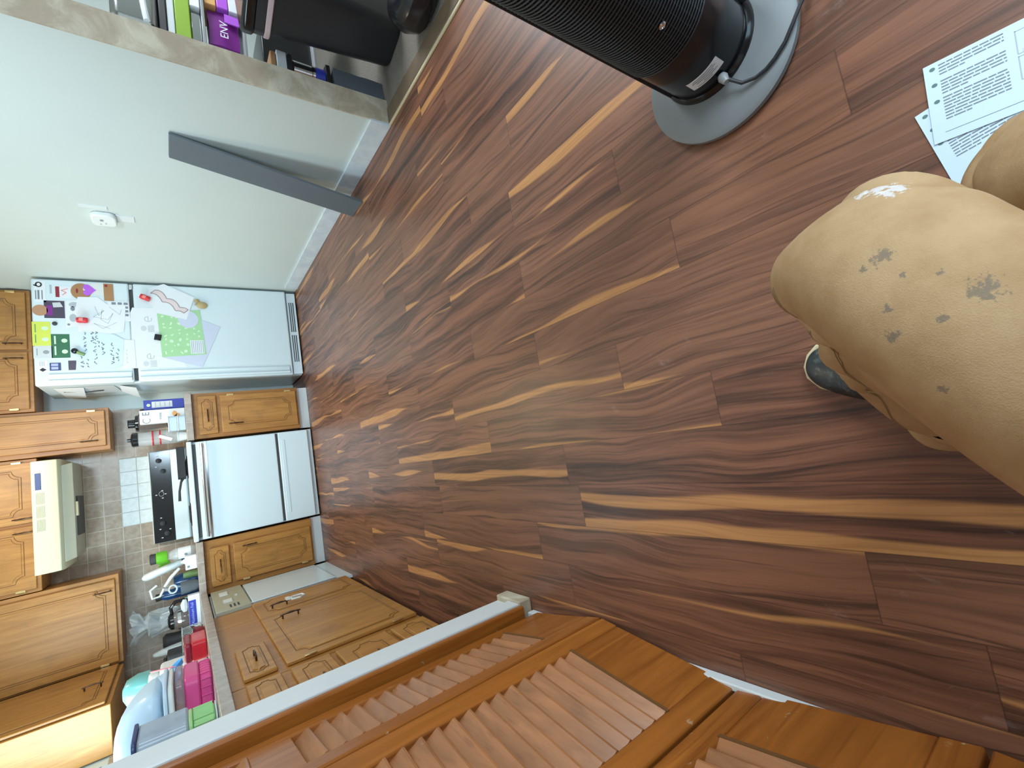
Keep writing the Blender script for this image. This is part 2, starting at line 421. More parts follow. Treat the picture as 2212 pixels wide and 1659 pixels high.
# left kitchen wall with the sink window opening
w = MB(); w.box((XL-.1, 1.5, 0), (XL, 2.45, 2.36)).box((XL-.1, 3.65, 0), (XL, 5.05, 2.36)).box((XL-.1, 2.45, 0), (XL, 3.65, 1.12)).box((XL-.1, 2.45, 2.12), (XL, 3.65, 2.36))
struct('wall_left', w, 'wall')
def window(num, a, b, axis):
    o = bpy.data.objects.new('window_%d' % num, None); COL.objects.link(o); o['kind'] = 'structure'
    c = [(p+q)/2 for p, q in zip(a, b)]; o.location = c
    f = MB(); t = .05
    i, j = [k for k in range(3) if k != axis]
    def bar(lo, hi):
        A = list(a); B = list(b); A[i], B[i] = lo[0], hi[0]; A[j], B[j] = lo[1], hi[1]; f.box(A, B)
    bar((a[i], a[j]), (b[i], a[j]+t)); bar((a[i], b[j]-t), (b[i], b[j])); bar((a[i], a[j]), (a[i]+t, b[j])); bar((b[i]-t, a[j]), (b[i], b[j]))
    m = (a[j]+b[j])/2; bar((a[i], m-.02), (b[i], m+.02))
    f.build('window_frame', 'trim', o, bevel=.004)
    A = list(a); B = list(b); mid = (a[axis]+b[axis])/2; A[axis] = mid-.003; B[axis] = mid+.003
    A[i] += t; B[i] -= t; A[j] += t; B[j] -= t
    MB().box(A, B).build('pane', 'pane', o)
window(1, (XL-.09, 2.45, 1.12), (XL-.04, 3.65, 2.12), 0)
# right wall: long part up to the jamb, then the opening, then the near part with a window
struct('wall_right', MB().box((XR, YJ, 0), (XR+.13, YB+.1, 2.36)), 'wall')
struct('trim_1', MB().box((XR-.0005, YJ-.006, 0.0), (XR+.131, YJ+.0, 2.36)), 'plaster')
w = MB(); w.box((XR, -2.5, 0), (XR+.13, -1.35, 2.36)).box((XR, -.15, 0), (XR+.13, .05, 2.36)).box((XR, -1.35, 0), (XR+.13, -.15, .8)).box((XR, -1.35, 2.1), (XR+.13, -.15, 2.36)).box((XR, .05, 2.1), (XR+.13, YJ-.01, 2.36))
M['unseen_tan'] = plain('unseen_tan_wall', (.30, .25, .19), .6)  # unseen wall, coloured dark to cut light bounced onto the floor
struct('wall_right_near', w, 'unseen_tan')
window(2, (XR+.06, -1.35, .8), (XR+.11, -.15, 2.1), 0)
w = MB(); w.box((-1.5, -2.55, 0), (.32, -2.45, 2.36)).box((1.58, -2.55, 0), (1.8, -2.45, 2.36)).box((.32, -2.55, 2.1), (1.58, -2.45, 2.36))
M['panel'] = oak('unseen_dark_wall', (.20, .12, .06), (.12, .07, .035))  # unseen rear wall made dark brown to keep bounce off the floor
struct('wall_rear', w, 'panel')  # unseen wall; 'panel' is only its dark bounce-cutting colour
window(3, (.32, -2.53, .0), (1.58, -2.48, 2.1), 1)
# pantry beyond the opening
struct('wall_pantry_far', MB().box((XR+.13, 3.3, 0), (3.5, 3.4, 2.36)), 'wall')
struct('wall_pantry_near', MB().box((XR+.13, -.15, 0), (3.5, -.05, 2.36)), 'wall')
struct('wall_pantry_side', MB().box((3.4, -.05, 0), (3.5, 3.3, 2.36)), 'wall')
# closet end wall + its back
struct('wall_partition', MB().box((XL, 1.40, 0), (-.665, 1.52, 2.36)), 'wall')
struct('wall_closet', MB().box((-1.30, -2.5, 0), (-1.22, 1.40, 2.36)), 'wall')
# white corner casing: two stepped faces, plinth with flaking primer
t2 = MB(); t2.box((-.665, 1.455, .05), (-.590, 1.528, 2.36)); t2.box((-.665, 1.392, .05), (-.578, 1.455, 2.36))
struct('trim_2', t2, 'trim', bevel=.004)
t3 = MB(); t3.box((-.670, 1.388, 0), (-.572, 1.532, .052)); struct('trim_3', t3, 'plaster', bevel=.005)
struct('trim_4', MB().box((-.660, 1.368, .045), (-.583, 1.391, 2.36)), 'louver', bevel=.006, seg=3)
# baseboards
struct('baseboard_right', MB().box((XR-.013, YJ-.01, 0), (XR, 4.32, .105)), 'base', bevel=.002)
struct('baseboard_left', MB().box((-.628, -2.4, 0), (-.612, 1.38, .028)), 'trim', bevel=.003)
struct('trim_5', MB().box((XR-.012, .05, 0), (XR+.002, YJ-.008, .008)), 'tan', bevel=.002)
M['sill'] = plain('scuffed_brown_threshold', (.15, .105, .065), .6, var=.3)
struct('trim_9', MB().box((XR+.002, .05, 0), (XR+.085, YJ-.008, .010)), 'sill', bevel=.003)
# wall tiles
struct('trim_6', MB().box((-1.46, YB-.008, .91), (.735, YB, 1.80)), 'tile')
struct('trim_7', MB().box((XL, 1.52, .91), (XL+.008, 2.45, 1.40)).box((XL, 3.65, .91), (XL+.008, YB-.008, 1.40)).box((XL, 2.45, .91), (XL+.008, 3.65, 1.12)), 'tile')
struct('backsplash_glare_block', MB().box((-.218, YB-.013, 1.148), (.327, YB-.007, 1.366)), 'glare_tile')  # window reflection on the backsplash, put in as whiter tiles

# ================================================================== CABINETRY
def panel_outline(x0, x1, z0, z1, c, kind='x'):
    """ogee-cornered outline in the door plane as (u, z) pairs"""
    P = []
    for (cx, cz, sx, sz) in ((x0, z0, 1, 1), (x1, z0, -1, 1), (x1, z1, -1, -1), (x0, z1, 1, -1)):
        pts = []
        for k in range(7):
            a = R_(90*k/6); pts.append((cx+sx*c*(1-math.cos(a)) if 0 else cx+sx*c*math.cos(a), cz+sz*c*math.sin(a)))
        if (sx > 0) == (sz > 0): pts = pts[::-1]
        P += pts
    return P
def door_panel(parent, u0, u1, z0, z1, axis, face, name='door', handle=None, hinge=None, grooved=True, orn=None, hname='handle'):
    """axis 'y': faces -Y at y=face ; axis 'x': faces +X at x=face"""
    th = .019
    def P(u, z, d): return (u, face-d, z) if axis == 'y' else (face+d, u, z)
    def slab(a, b, d0, d1):
        p, q = P(a[0], a[1], d0), P(b[0], b[1], d1)
        return tuple(min(i, j) for i, j in zip(p, q)), tuple(max(i, j) for i, j in zip(p, q))
    o = MB().box(*slab((u0, z0), (u1, z1), .001, th)).build(name, 'oak', parent, bevel=.005)
    if grooved:
        m = min(.055, (u1-u0)*.17, (z1-z0)*.22); c = min(.045, (u1-u0)*.14, (z1-z0)*.18)
        ol = panel_outline(u0+m, u1-m, z0+m, z1-m, c)
        MB().tube([P(a, b, th+.0002) for a, b in ol], .0020, 6, closed=True).build('groove', 'groove', o)
        ol2 = panel_outline(u0+m+.012, u1-m-.012, z0+m+.012, z1-m-.012, c)
        MB().prism([P(a, b, th-.002) for a, b in ol2], Vector(P(0, 0, .0065))-Vector(P(0, 0, 0))).build('raised_panel', 'oak', o, bevel=.003)
    if handle:
        hu, hz, vert = handle
        L = .052
        e1 = (hu, hz-L) if vert else (hu-L, hz); e2 = (hu, hz+L) if vert else (hu+L, hz)
        pts = []
        for k in range(9):
            f = k/8; q = [a+(b-a)*f for a, b in zip(e1, e2)]
            d = th+.024+.004*math.sin(f*math.pi)
            pts.append(P(q[0], q[1], d))
        h = MB().tube(pts, [.003, .0045, .0035, .005, .0055, .005, .0035, .0045, .003], 8)
        for e in ((.12, .12), (.88, .88)):
            q = [a+(b-a)*e[0] for a, b in zip(e1, e2)]; h.tube([P(q[0], q[1], th-.002), P(q[0], q[1], th+.026)], .0042, 8)
        h.build(hname, 'bronze', o, smooth=True)
    if hinge:
        for hu, hz in hinge: MB().box(*slab((hu-.008, hz-.025), (hu+.008, hz+.025), th-.004, th+.003)).build('hinge', 'brass', o, bevel=.002)
    return o

# base cabinet right of the range
c = thing('base_cabinet', 'narrow oak base cabinet between white refrigerator and white range', 'cabinet', (.57, 4.62, 0))
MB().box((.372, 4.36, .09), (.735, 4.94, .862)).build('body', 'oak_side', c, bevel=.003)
MB().box((.372, 4.40, .001), (.735, 4.42, .089)).build('toe_kick', 'white2', c)
door_panel(c, .402, .708, .105, .672, 'y', 4.36, handle=(.468, .575, True), hinge=[(.708, .60), (.708, .17)])
door_panel(c, .402, .708, .700, .828, 'y', 4.36, name='drawer', handle=(.548, .764, False))
# base cabinet left of the range
c = thing('base_cabinet', 'narrow oak base cabinet left of the range, beside the dishwasher', 'cabinet', (-.6, 4.62, 0))
MB().box((-.808, 4.36, .09), (-.418, 4.94, .862)).build('body', 'oak_side', c, bevel=.003)
MB().box((-.808, 4.40, .001), (-.418, 4.42, .089)).build('toe_kick', 'white2', c)
door_panel(c, -.765, -.478, .105, .672, 'y', 4.36, handle=(-.510, .560, True), hinge=[(-.765, .60), (-.765, .17)])
door_panel(c, -.765, -.478, .700, .828, 'y', 4.36, name='drawer', handle=(-.62, .764, False))
# countertop pieces
o = MB().box((.366, 4.318, .863), (.738, 4.94, .909)).build('countertop', 'ctile', bevel=.004); tag(o, 'short mauve tiled countertop between refrigerator and range', 'countertop')
ol = [(-.412, 4.318, .863), (-.412, 4.940, .863), (-1.450, 4.940, .863), (-1.450, 1.535, .863), (-.785, 1.535, .863), (-.785, 4.318, .863)]
o = MB().prism(ol, (0, 0, .046)).build('countertop', 'ctile', bevel=.004); tag(o, 'long L-shaped mauve tiled countertop carrying the crowd of kitchenware', 'countertop')
# dishwasher on the left run
d = thing('dishwasher', 'white built-in dishwasher with beige control strip beside oak sink cabinet', 'dishwasher', (-1.1, 3.9, 0))
MB().box((-1.40, 3.585, .06), (-.815, 4.30, .855)).build('body', 'white2', d, bevel=.003)
MB().box((-.815, 3.60, .115), (-.795, 4.29, .640)).build('door', 'white', d, bevel=.004)
cp = MB().box((-.815, 3.582, .650), (-.789, 4.29, .845)).build('control_panel', 'creamd', d, bevel=.004)
MB().box((-.792, 3.582, .115), (-.786, 3.60, .65)).build('edge_trim', 'white', d, bevel=.002)
b = MB()
for i in range(3):
    for k in range(5): b.box((-.7895, 3.63+k*.018, .755-i*.022), (-.7875, 3.642+k*.018, .765-i*.022))
b.build('buttons', 'gap', cp)
MB().box((-.7895, 3.80, .74), (-.783, 3.88, .79)).build('latch', 'white2', cp)
MB().box((-.7895, 3.95, .70), (-.783, 3.97, .715)).build('indicator', 'white2', cp)
MB().box((-.7895, 4.05, .75), (-.783, 4.15, .80)).build('dial', 'white2', cp)
MB().box((-.83, 3.60, .001), (-.812, 4.34, .105)).build('toe_kick', 'white', d)
# sink cabinet
c = thing('sink_cabinet', 'wide oak sink cabinet with two doors and white hook on a handle', 'cabinet', (-1.1, 2.9, 0))
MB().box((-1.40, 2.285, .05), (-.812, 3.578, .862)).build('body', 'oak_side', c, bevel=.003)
MB().box((-.90, 2.285, .001), (-.88, 3.578, .049)).build('toe_kick', 'gap', c)
door_panel(c, 3.145, 3.560, .06, .655, 'x', -.812, handle=(3.26, .535, True))
door_panel(c, 2.312, 3.125, .06, .655, 'x', -.812, handle=(2.97, .525, True), hinge=[(2.312, .56), (2.312, .16)])
door_panel(c, 2.31, 2.72, .690, .815, 'x', -.812, name='false_drawer', handle=(2.50, .752, False))
# child lock hung on the left handle
t = MB(); t.tube([(-.758, 3.245, .47), (-.755, 3.20, .475), (-.755, 3.19, .43), (-.756, 3.215, .40), (-.758, 3.27, .405), (-.758, 3.275, .455), (-.758, 3.262, .485)], .006, 8, closed=True)
t.box((-.762, 3.235, .478), (-.752, 3.285, .50))
tag(t.build('cabinet_lock', 'white2', smooth=True), 'white plastic child lock looped on sink cabinet handle', 'lock')
c = thing('drawer_cabinet', 'oak drawer stack cabinet nearest the white corner casing', 'cabinet', (-1.1, 1.9, 0))
MB().box((-1.40, 1.54, .05), (-.812, 2.275, .862)).build('body', 'oak_side', c, bevel=.003)
for z0, z1 in ((.690, .815), (.50, .655), (.25, .478), (.06, .228)):
    door_panel(c, 1.60, 2.235, z0, z1, 'x', -.812, name='drawer', handle=(1.95 if z0 < .6 else 1.9, (z0+z1)/2, False))

# wall cabinets
def wall_cab(label, x0, x1, z0, z1, doors, hz, name='wall_cabinet', y=4.66):
    c = thing(name, label, 'cabinet', ((x0+x1)/2, 4.8, z0))
    MB().box((x0, y, z0), (x1, 4.938, z1)).build('body', 'oak_side', c, bevel=.003)
    for (a, b, hu) in doors: door_panel(c, a, b, z0+.022, z1-.03, 'y', y, handle=(hu, hz, True), hinge=[((b if hu < (a+b)/2 else a), z0+.10)])
    return c
wall_cab('oak wall cabinet above the white refrigerator', .728, 1.645, 1.785, 2.34, ((.75, 1.17, 1.12), (1.19, 1.625, 1.23)), 1.875)
wall_cab('tall narrow oak wall cabinet between refrigerator and range hood', .396, .722, 1.385, 2.34, ((.428, .700, .470),), 1.50)
wall_cab('oak wall cabinet directly above the almond range hood', -.528, .390, 1.787, 2.34, ((-.505, -.075, -.115), (-.055, .368, -.020)), 1.86)
c = wall_cab('wide oak corner wall cabinet left of the range hood', -1.158, -.534, 1.385, 2.34, ((-1.145, -.565, -.64),), 1.475)
c = thing('wall_cabinet', 'oak wall cabinet on the left wall with sunlit end panel', 'cabinet', (-1.3, 4.2, 1.385))
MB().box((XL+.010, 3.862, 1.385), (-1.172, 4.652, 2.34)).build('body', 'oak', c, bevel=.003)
door_panel(c, 3.885, 4.63, 1.41, 2.31, 'x', -1.172, handle=(4.20, 1.50, True))

# range hood
h = thing('range_hood', 'almond under-cabinet range hood with three vent grilles', 'range hood', (-.03, 4.6, 1.62))
x0, x1 = -.405, .352
bd = MB()
bd.prism([(x0, 4.452, 1.783), (x0, 4.452, 1.688), (x0, 4.462, 1.655), (x0, 4.50, 1.640), (x0, 4.935, 1.640), (x0, 4.935, 1.783)], (x1-x0, 0, 0))
bd.build('shell', 'cream', h, bevel=.004)
pr = MB()
for a, b in ((0, 1),):
    pr.prism([(x0+.045, 4.50, 1.641), (x0+.06, 4.535, 1.585), (x0+.06, 4.90, 1.585), (x0+.045, 4.93, 1.641)], (x1-x0-.09, 0, 0))
pr.build('underside', 'creamd', h, bevel=.004)
MB().box((-.20, 4.60, 1.578), (.08, 4.86, 1.588)).build('filter', 'gap', h)
MB().box((-.06, 4.56, 1.572), (.04, 4.60, 1.586)).build('lamp_lens', 'tan', h)
MB().box((.155, 4.4485, 1.735), (.268, 4.4525, 1.764)).build('control_plate', 'navy', h, bevel=.002)
for k in range(3):
    g = MB(); xa = .135-.090*k
    for j in range(7): g.box((xa-.078, 4.4495, 1.722+j*.0062), (xa, 4.4525, 1.725+j*.0062))
    g.build('vent_grille', 'creamd', h)

# ================================================================== REFRIGERATOR
f = thing('refrigerator', 'white top-freezer refrigerator covered with magnets and papers', 'refrigerator', (1.25, 4.65, 0))
FX0, FX1, FY = .858, 1.636, 4.373
MB().box((FX0+.004, FY+.062, .01), (FX1-.004, 4.935, 1.727)).build('body', 'white', f, bevel=.006)
fr = MB().box((FX0, FY, 1.200), (FX1, FY+.056, 1.730)).build('freezer_door', 'white', f, bevel=.012, seg=3)
rf = MB().box((FX0, FY, .095), (FX1, FY+.056, 1.176)).build('fridge_door', 'white', f, bevel=.012, seg=3)
MB().box((FX0+.02, FY+.02, 1.170), (FX1-.02, FY+.06, 1.205)).build('gasket', 'gap', f)
for par, z0, z1 in ((fr, 1.212, 1.66), (rf, .12, 1.164)):
    hm = MB()
    hm.prism([(FX0+.012, FY+.002, z0), (FX0+.016, FY-.014, z0), (FX0+.034, FY-.017, z0), (FX0+.040, FY-.002, z0), (FX0+.064, FY-.004, z0), (FX0+.070, FY-.010, z0), (FX0+.078, FY-.010, z0), (FX0+.086, FY+.002, z0)], (0, 0, z1-z0))
    hm.build('handle', 'white', par, bevel=.003)
MB().box((FX1-.05, FY-.004, 1.178), (FX1-.01, FY+.04, 1.198)).build('hinge', 'chrome', f, bevel=.003)
g = MB().box((FX0+.01, FY+.02, .012), (FX1-.01, FY+.045, .088)).build('toe_grille', 'white', f, bevel=.003)
s = MB()
for a, b in ((FX0+.12, FX0+.37), (FX0+.40, FX1-.10)):
    for k in range(3): s.box((a, FY+.0185, .032+k*.016), (b, FY+.0215, .040+k*.016))
s.build('slots', 'gap', g)

FF = FY   # front plane of the fridge doors
def quad(name, pts, mat, parent=None, d0=.0004, d1=.0012, y=FF, **k):
    """flat sheet on the fridge front given by (x, z) corners"""
    return MB().prism([(a, y-d0, b) for a, b in pts], (0, -(d1-d0), 0)).build(name, mat, parent, **k)
def rect(x0, x1, z0, z1): return [(x0, z0), (x1, z0), (x1, z1), (x0, z1)]
def ell(cx_, cz_, rx, rz, n=24, rot=0.0):
    return [(cx_+rx*math.cos(2*math.pi*k/n)*math.cos(rot)-rz*math.sin(2*math.pi*k/n)*math.sin(rot), cz_+rx*math.cos(2*math.pi*k/n)*math.sin(rot)+rz*math.sin(2*math.pi*k/n)*math.cos(rot)) for k in range(n)]
def sheet(name, label, cat, pts, mat, layer=0, group=None):
    cxm = sum(p[0] for p in pts)/len(pts); czm = sum(p[1] for p in pts)/len(pts)
    t = thing(name, label, cat, (cxm, FF-.0012*layer, czm), group)
    quad('sheet', pts, mat, t, .0004+.0012*layer, .0013+.0012*layer)
    return t
def mark(parent, nm, ptslist, mat, layer):
    if nm in ('icon', 'bulb', 'patch', 'heart_half') and len(ptslist) > 1:
        for q in ptslist: mark(parent, nm, [q], mat, layer)
        return
    m = MB()
    for pts in ptslist: m.prism([(a, FF-.0013-.0012*layer, b) for a, b in pts], (0, -.0004, 0))
    return m.build(nm, mat, parent)
def line(pts, w=.003):
    P = []
    out = []
    for (a, b), (c_, d_) in zip(pts, pts[1:]):
        L = math.hypot(c_-a, d_-b) or 1; nx, nz = -(d_-b)/L*w/2, (c_-a)/L*w/2
        out.append([(a+nx, b+nz), (c_+nx, d_+nz), (c_-nx, d_-nz), (a-nx, b-nz)])
    return out
def words(x0, x1, z, h, seed, w=.0055):
    """illegible handwriting: short joined strokes"""
    rr = random.Random(seed); out = []; x = x0
    while x < x1:
        n = rr.randint(3, 5)
        P = [(x+k*.006, z+rr.uniform(-h/2, h/2)) for k in range(n)]
        out += line(P, w); x += n*.006+rr.uniform(.003, .010)
    return out

# freezer door
t = sheet('business_card', 'white card with black ring logo at the freezer door top', 'card', rect(1.462, 1.622, 1.655, 1.712), 'paper')
mark(t, 'logo', line(ell(1.592, 1.690, .016, .014, 18)+[(1.608, 1.690)], .009)+line([(1.580, 1.700), (1.588, 1.716)], .008), 'blackm', 0)
mark(t, 'print', line([(1.482, 1.706), (1.548, 1.706)], .006)+line([(1.482, 1.692), (1.55, 1.692)], .010)+line([(1.482, 1.674), (1.55, 1.674)], .006), 'ink', 0)
t = sheet('magnet_strip', 'small pale grey text magnet under the ring-logo card', 'magnet', rect(1.528, 1.594, 1.624, 1.635), 'inkl')
t = sheet('greeting_card', 'small white greeting card with red end above the brown craft bear', 'card', rect(1.498, 1.588, 1.520, 1.608), 'paper')
mark(t, 'print', [rect(1.503, 1.583, 1.585, 1.606)], 'dred', 0)
mark(t, 'drawing', line([(1.52, 1.57), (1.54, 1.55), (1.555, 1.575), (1.57, 1.54)], .005), 'pinkl', 0)
t = sheet('paper_bear', 'brown paper craft bear holding purple heart', 'craft', ell(1.553, 1.470, .062, .056, 24), 'brownc', 1)
mark(t, 'arm', [ell(1.575, 1.375, .048, .085, 18)], 'white2', 1)
hp = [(16*math.sin(a)**3, 13*math.cos(a)-5*math.cos(2*a)-2*math.cos(3*a)-math.cos(4*a)) for a in [R_(q*12) for q in range(30)]]
mark(t, 'heart', [[(1.565+x*.0027, 1.428+z*.0026) for x, z in hp]], 'violet', 3)
mark(t, 'foot', [rect(1.488, 1.622, 1.290, 1.345)], 'brownc', 2)
mark(t, 'toe', [ell(1.605, 1.330, .010, .009, 12)], 'dred', 3)
mark(t, 'mouth', [ell(1.556, 1.492, .018, .006, 12)], 'dred', 2)
t = sheet('photo_print', 'dark photo cut-out of person with grey hair in maroon top', 'photo', rect(1.346, 1.475, 1.562, 1.668), 'darkph')
mark(t, 'head', [ell(1.402, 1.688, .040, .040, 20)], 'skin', 0)
mark(t, 'shirt', [[(1.43, 1.57), (1.465, 1.585), (1.46, 1.625), (1.425, 1.62)]], 'pale', 0)
mark(t, 'collar', [rect(1.365, 1.44, 1.625, 1.655)], 'purple', 0)
t = sheet('recycling_magnet', 'bright yellow-green rectangular magnet at the freezer door top', 'magnet', rect(1.144, 1.318, 1.640, 1.732), 'ygreen')
mark(t, 'bulb', [ell(1.19, 1.668, .014, .018, 14), ell(1.27, 1.668, .014, .018, 14)], 'mintl', 0)
mark(t, 'print', line([(1.165, 1.716), (1.225, 1.716)], .006)+line([(1.24, 1.716), (1.30, 1.716)], .006), 'olive', 0)
t = sheet('recycling_magnet', 'dark green rectangular magnet below the yellow-green one', 'magnet', rect(1.055, 1.228, 1.545, 1.640), 'dgreen')
mark(t, 'icons', [ell(1.10, 1.572, .015, .016, 14), ell(1.18, 1.572, .015, .016, 14)]+line([(1.075, 1.620), (1.14, 1.620)], .009)+line([(1.155, 1.620), (1.215, 1.620)], .009), 'mintl', 0)
t = sheet('recycling_magnet', 'pale grey magnet left of yellow-green one', 'magnet', rect(1.055, 1.140, 1.635, 1.730), 'pale')
mark(t, 'icon', [ell(1.098, 1.667, .014, .016, 14)]+line([(1.075, 1.712), (1.125, 1.712)], .005), 'grey', 0)
o = MB().lathe([(.014, 0), (.014, .006), (.010, .008)], (0, 0, 0), 20, tilt=Matrix.Rotation(R_(90), 3, 'X')).build('round_magnet', 'gap', smooth=True); o.location = (1.305, FF-.0004, 1.617); tag(o, 'small round black magnet beside yellow-green magnet', 'magnet')
t = sheet('photo_print', 'pale printed cartoon sheet half under the red clip', 'picture', [(1.272, 1.560), (1.300, 1.475), (1.485, 1.470), (1.480, 1.552)], 'paper')
mark(t, 'drawing', [ell(1.42, 1.52, .018, .012, 14), ell(1.30, 1.545, .008, .008, 12)], 'ink', 0)
mark(t, 'shade', [ell(1.45, 1.51, .02, .03, 14), ell(1.35, 1.52, .03, .02, 14)], 'inkl', 0)
t = sheet('drawing_paper', 'wrinkled white paper with scribbled pencil figure, held by upper red clip', 'paper', [(1.510, 1.490), (1.512, 1.380), (1.460, 1.330), (1.452, 1.225), (1.34, 1.232), (1.245, 1.245), (1.228, 1.33), (1.245, 1.495), (1.33, 1.500), (1.42, 1.505)], 'paper', 2)
mark(t, 'scribble', line([(1.44, 1.40), (1.37, 1.38), (1.41, 1.35), (1.36, 1.41), (1.34, 1.33), (1.39, 1.30), (1.31, 1.33), (1.34, 1.37), (1.42, 1.36)], .003)+line([(1.32, 1.28), (1.27, 1.36), (1.31, 1.41), (1.27, 1.32)], .003)+line([(1.44, 1.32), (1.38, 1.26), (1.42, 1.25)], .003), 'inkl', 2)
t = sheet('calendar_strip', 'white calendar strip peeking below scribbled drawing', 'paper', [(1.485, 1.325), (1.486, 1.205), (1.33, 1.200), (1.33, 1.325)], 'paper', 1)
mark(t, 'print', [rect(1.46-k*.03, 1.478-k*.03, 1.21+j*.035, 1.235+j*.035) for k in range(4) for j in range(3)], 'ink', 1)
def clip(label, cx_, cz_, L, ang):
    P = [(cx_+math.cos(ang)*u, FF-.026, cz_+math.sin(ang)*u) for u in (-L/2, -L/4, 0, L/4, L/2)]
    tt = thing('bag_clip', label, 'clip', (cx_, FF, cz_), 'red fridge clips')
    MB().tube(P, [.017, .021, .019, .021, .017], 12).build('grip', 'red', tt, smooth=True)
    MB().box((cx_-.012, FF-.052, cz_-.006), (cx_+.012, FF-.042, cz_+.014), Matrix.Rotation(-ang, 3, 'Y')).build('lever', 'pinkl', tt, bevel=.003)
clip('red plastic clip magnet on the freezer door', 1.327, 1.470, .062, R_(88))
clip('red plastic clip magnet on the lower door above bacon drawing', 1.517, 1.103, .064, R_(64))
t = sheet('handwritten_note', 'white note with lines of grey handwriting on the freezer door', 'note', [(1.253, 1.476), (1.226, 1.301), (1.184, 1.246), (.990, 1.262), (.967, 1.300), (.958, 1.520), (1.06, 1.512), (1.072, 1.498)], 'paperb', 3)
for i, (a, b, z) in enumerate(((1.10, 1.24, 1.462), (1.17, 1.24, 1.425), (1.13, 1.23, 1.395), (.98, 1.06, 1.485), (.98, 1.05, 1.452), (1.00, 1.19, 1.412), (1.07, 1.17, 1.368), (1.00, 1.15, 1.318), (1.02, 1.10, 1.288))): mark(t, 'written_line', words(a, b, z, .022, i), 'ink', 3)
t = sheet('blank_sheet', 'plain white sheet behind note, across the door gap', 'paper', [(1.185, 1.262), (1.182, 1.186), (.965, 1.186), (.958, 1.262)], 'paper', 2)
mark(t, 'pencil', words(1.0, 1.12, 1.235, .012, 77, .002), 'inkl', 2)
t = thing('clip_magnet', 'olive green and black round clip holding the handwritten note', 'magnet', (1.09, FF-.004, 1.50))
MB().tube([(1.098, FF-.012, 1.515), (1.085, FF-.013, 1.495), (1.072, FF-.012, 1.470)], [.010, .013, .012], 12).build('grip', 'olive', t, smooth=True)
MB().lathe([(.019, -.002), (.019, .016), (.012, .020)], (1.100, FF-.004, 1.520), 20, tilt=Matrix.Rotation(R_(90), 3, 'X')).build('button', 'black', t, smooth=True)
t = sheet('photo_magnet', 'small square dark photo magnet left of handwritten note', 'magnet', rect(.964, 1.033, 1.516, 1.558), 'darkph')
t = sheet('emergency_magnet', 'small blue rectangular magnet with white print', 'magnet', rect(.964, 1.020, 1.596, 1.653), 'navy')
mark(t, 'print', [rect(.972, .990, 1.61, 1.645), rect(.996, 1.014, 1.61, 1.645)], 'peri', 0)
t = sheet('letter_magnet', 'pale magnet with black spade mark near freezer top left', 'magnet', rect(.955, 1.040, 1.662, 1.712), 'paper')
mark(t, 'spade', [[(.972, 1.704), (.958, 1.688), (.972, 1.668), (.986, 1.688)]], 'blackm', 0)
mark(t, 'print', line([(.998, 1.70), (1.032, 1.70)], .004)+line([(.998, 1.69), (1.032, 1.69)], .004)+line([(.998, 1.68), (1.03, 1.68)], .004), 'inkl', 0)
# lower door
t = sheet('worksheet', 'blue-white worksheet with printed letters behind green flyer', 'paper', [(1.441, 1.186), (1.440, 1.02), (1.20, .995), (.959, .870), (.962, 1.205), (1.40, 1.20)], 'paper')
for k, (xe, xa) in enumerate(((1.350, 1.265), (1.052, .985))):
    mark(t, 'letter', line([(xe-.018, 1.095), (xe+.018, 1.095)]+[(xe+.020*math.cos(a), 1.095+.022*math.sin(a)) for a in [R_(q) for q in range(0, 320, 25)]], .004), 'inkl', 0)
    mark(t, 'picture', [ell(xa+.01, 1.125, .022, .018, 14), rect(xa-.02, xa+.035, 1.06, 1.10)], 'pale', 0)
t = sheet('lavender_sheet', 'tilted blank lavender sheet under green flyer', 'paper', [(1.038, 1.017), (1.358, .762), (1.291, .623), (.952, .769)], 'lav', 1)
t = sheet('flyer', 'mint green printed flyer with white speech shapes', 'flyer', [(1.403, 1.038), (1.435, .757), (1.060, .734), (1.042, 1.025)], 'mint', 2)
rr = random.Random(5)
mark(t, 'shapes', [ell(1.085+(k%7)*.047+rr.uniform(-.012, .012), .865+(k//7)*.043+rr.uniform(-.012, .012)-.0*k, .005+rr.random()*.010, .004+rr.random()*.008, 8, rr.random()*3) for k in range(28) if k % 7 < 7 and not (k % 7 > 4 and k < 7)]+[ell(1.21+k*.022, .775+(k%2)*.03, .008, .006, 8, k) for k in range(4)], 'mintl', 2)
mark(t, 'circle', [ell(1.352, .838, .072, .068, 28)], 'lav', 3)
mark(t, 'table', [rect(1.067, 1.178, .748, .838)], 'paper', 2)
mark(t, 'table_lines', [rect(1.072, 1.173, .753+k*.0125, .757+k*.0125) for k in range(7)], 'inkl', 3)
t = sheet('bacon_drawing', 'white tilted paper with long pink crayon bacon strip', 'drawing', [(1.600, 1.082), (1.644, .981), (1.542, .786), (1.350, .850), (1.400, 1.040), (1.50, 1.085)], 'paper', 4)
pts = []
for k in range(33):
    s_ = k/32; x = 1.575-.165*s_+.012*math.sin(s_*15); z = 1.045-.190*s_+.008*math.cos(s_*15); pts.append((x, z))
lft = [(a-.014, b+.015) for a, b in pts]; rgt = [(a+.014, b-.015) for a, b in pts]
strips = [[lft[i], rgt[i], rgt[i+1], lft[i+1]] for i in range(32)]
mark(t, 'bacon', strips, 'bacon', 4)
mark(t, 'outline', line(lft+rgt[::-1]+[lft[0]], .0045), 'baconl', 5)
t = thing('figure_magnet', 'tan and gold lumpy figurine magnet on the lower door', 'magnet', (1.49, FF, .75))
m = MB(); m.lathe([(.0, -.002), (.026, .002), (.030, .010), (.018, .018), (0, .020)], (1.475, FF-.003, .738), 14, sy=1.3, tilt=Matrix.Rotation(R_(90), 3, 'X')); m.build('body', 'gold', t, smooth=True)
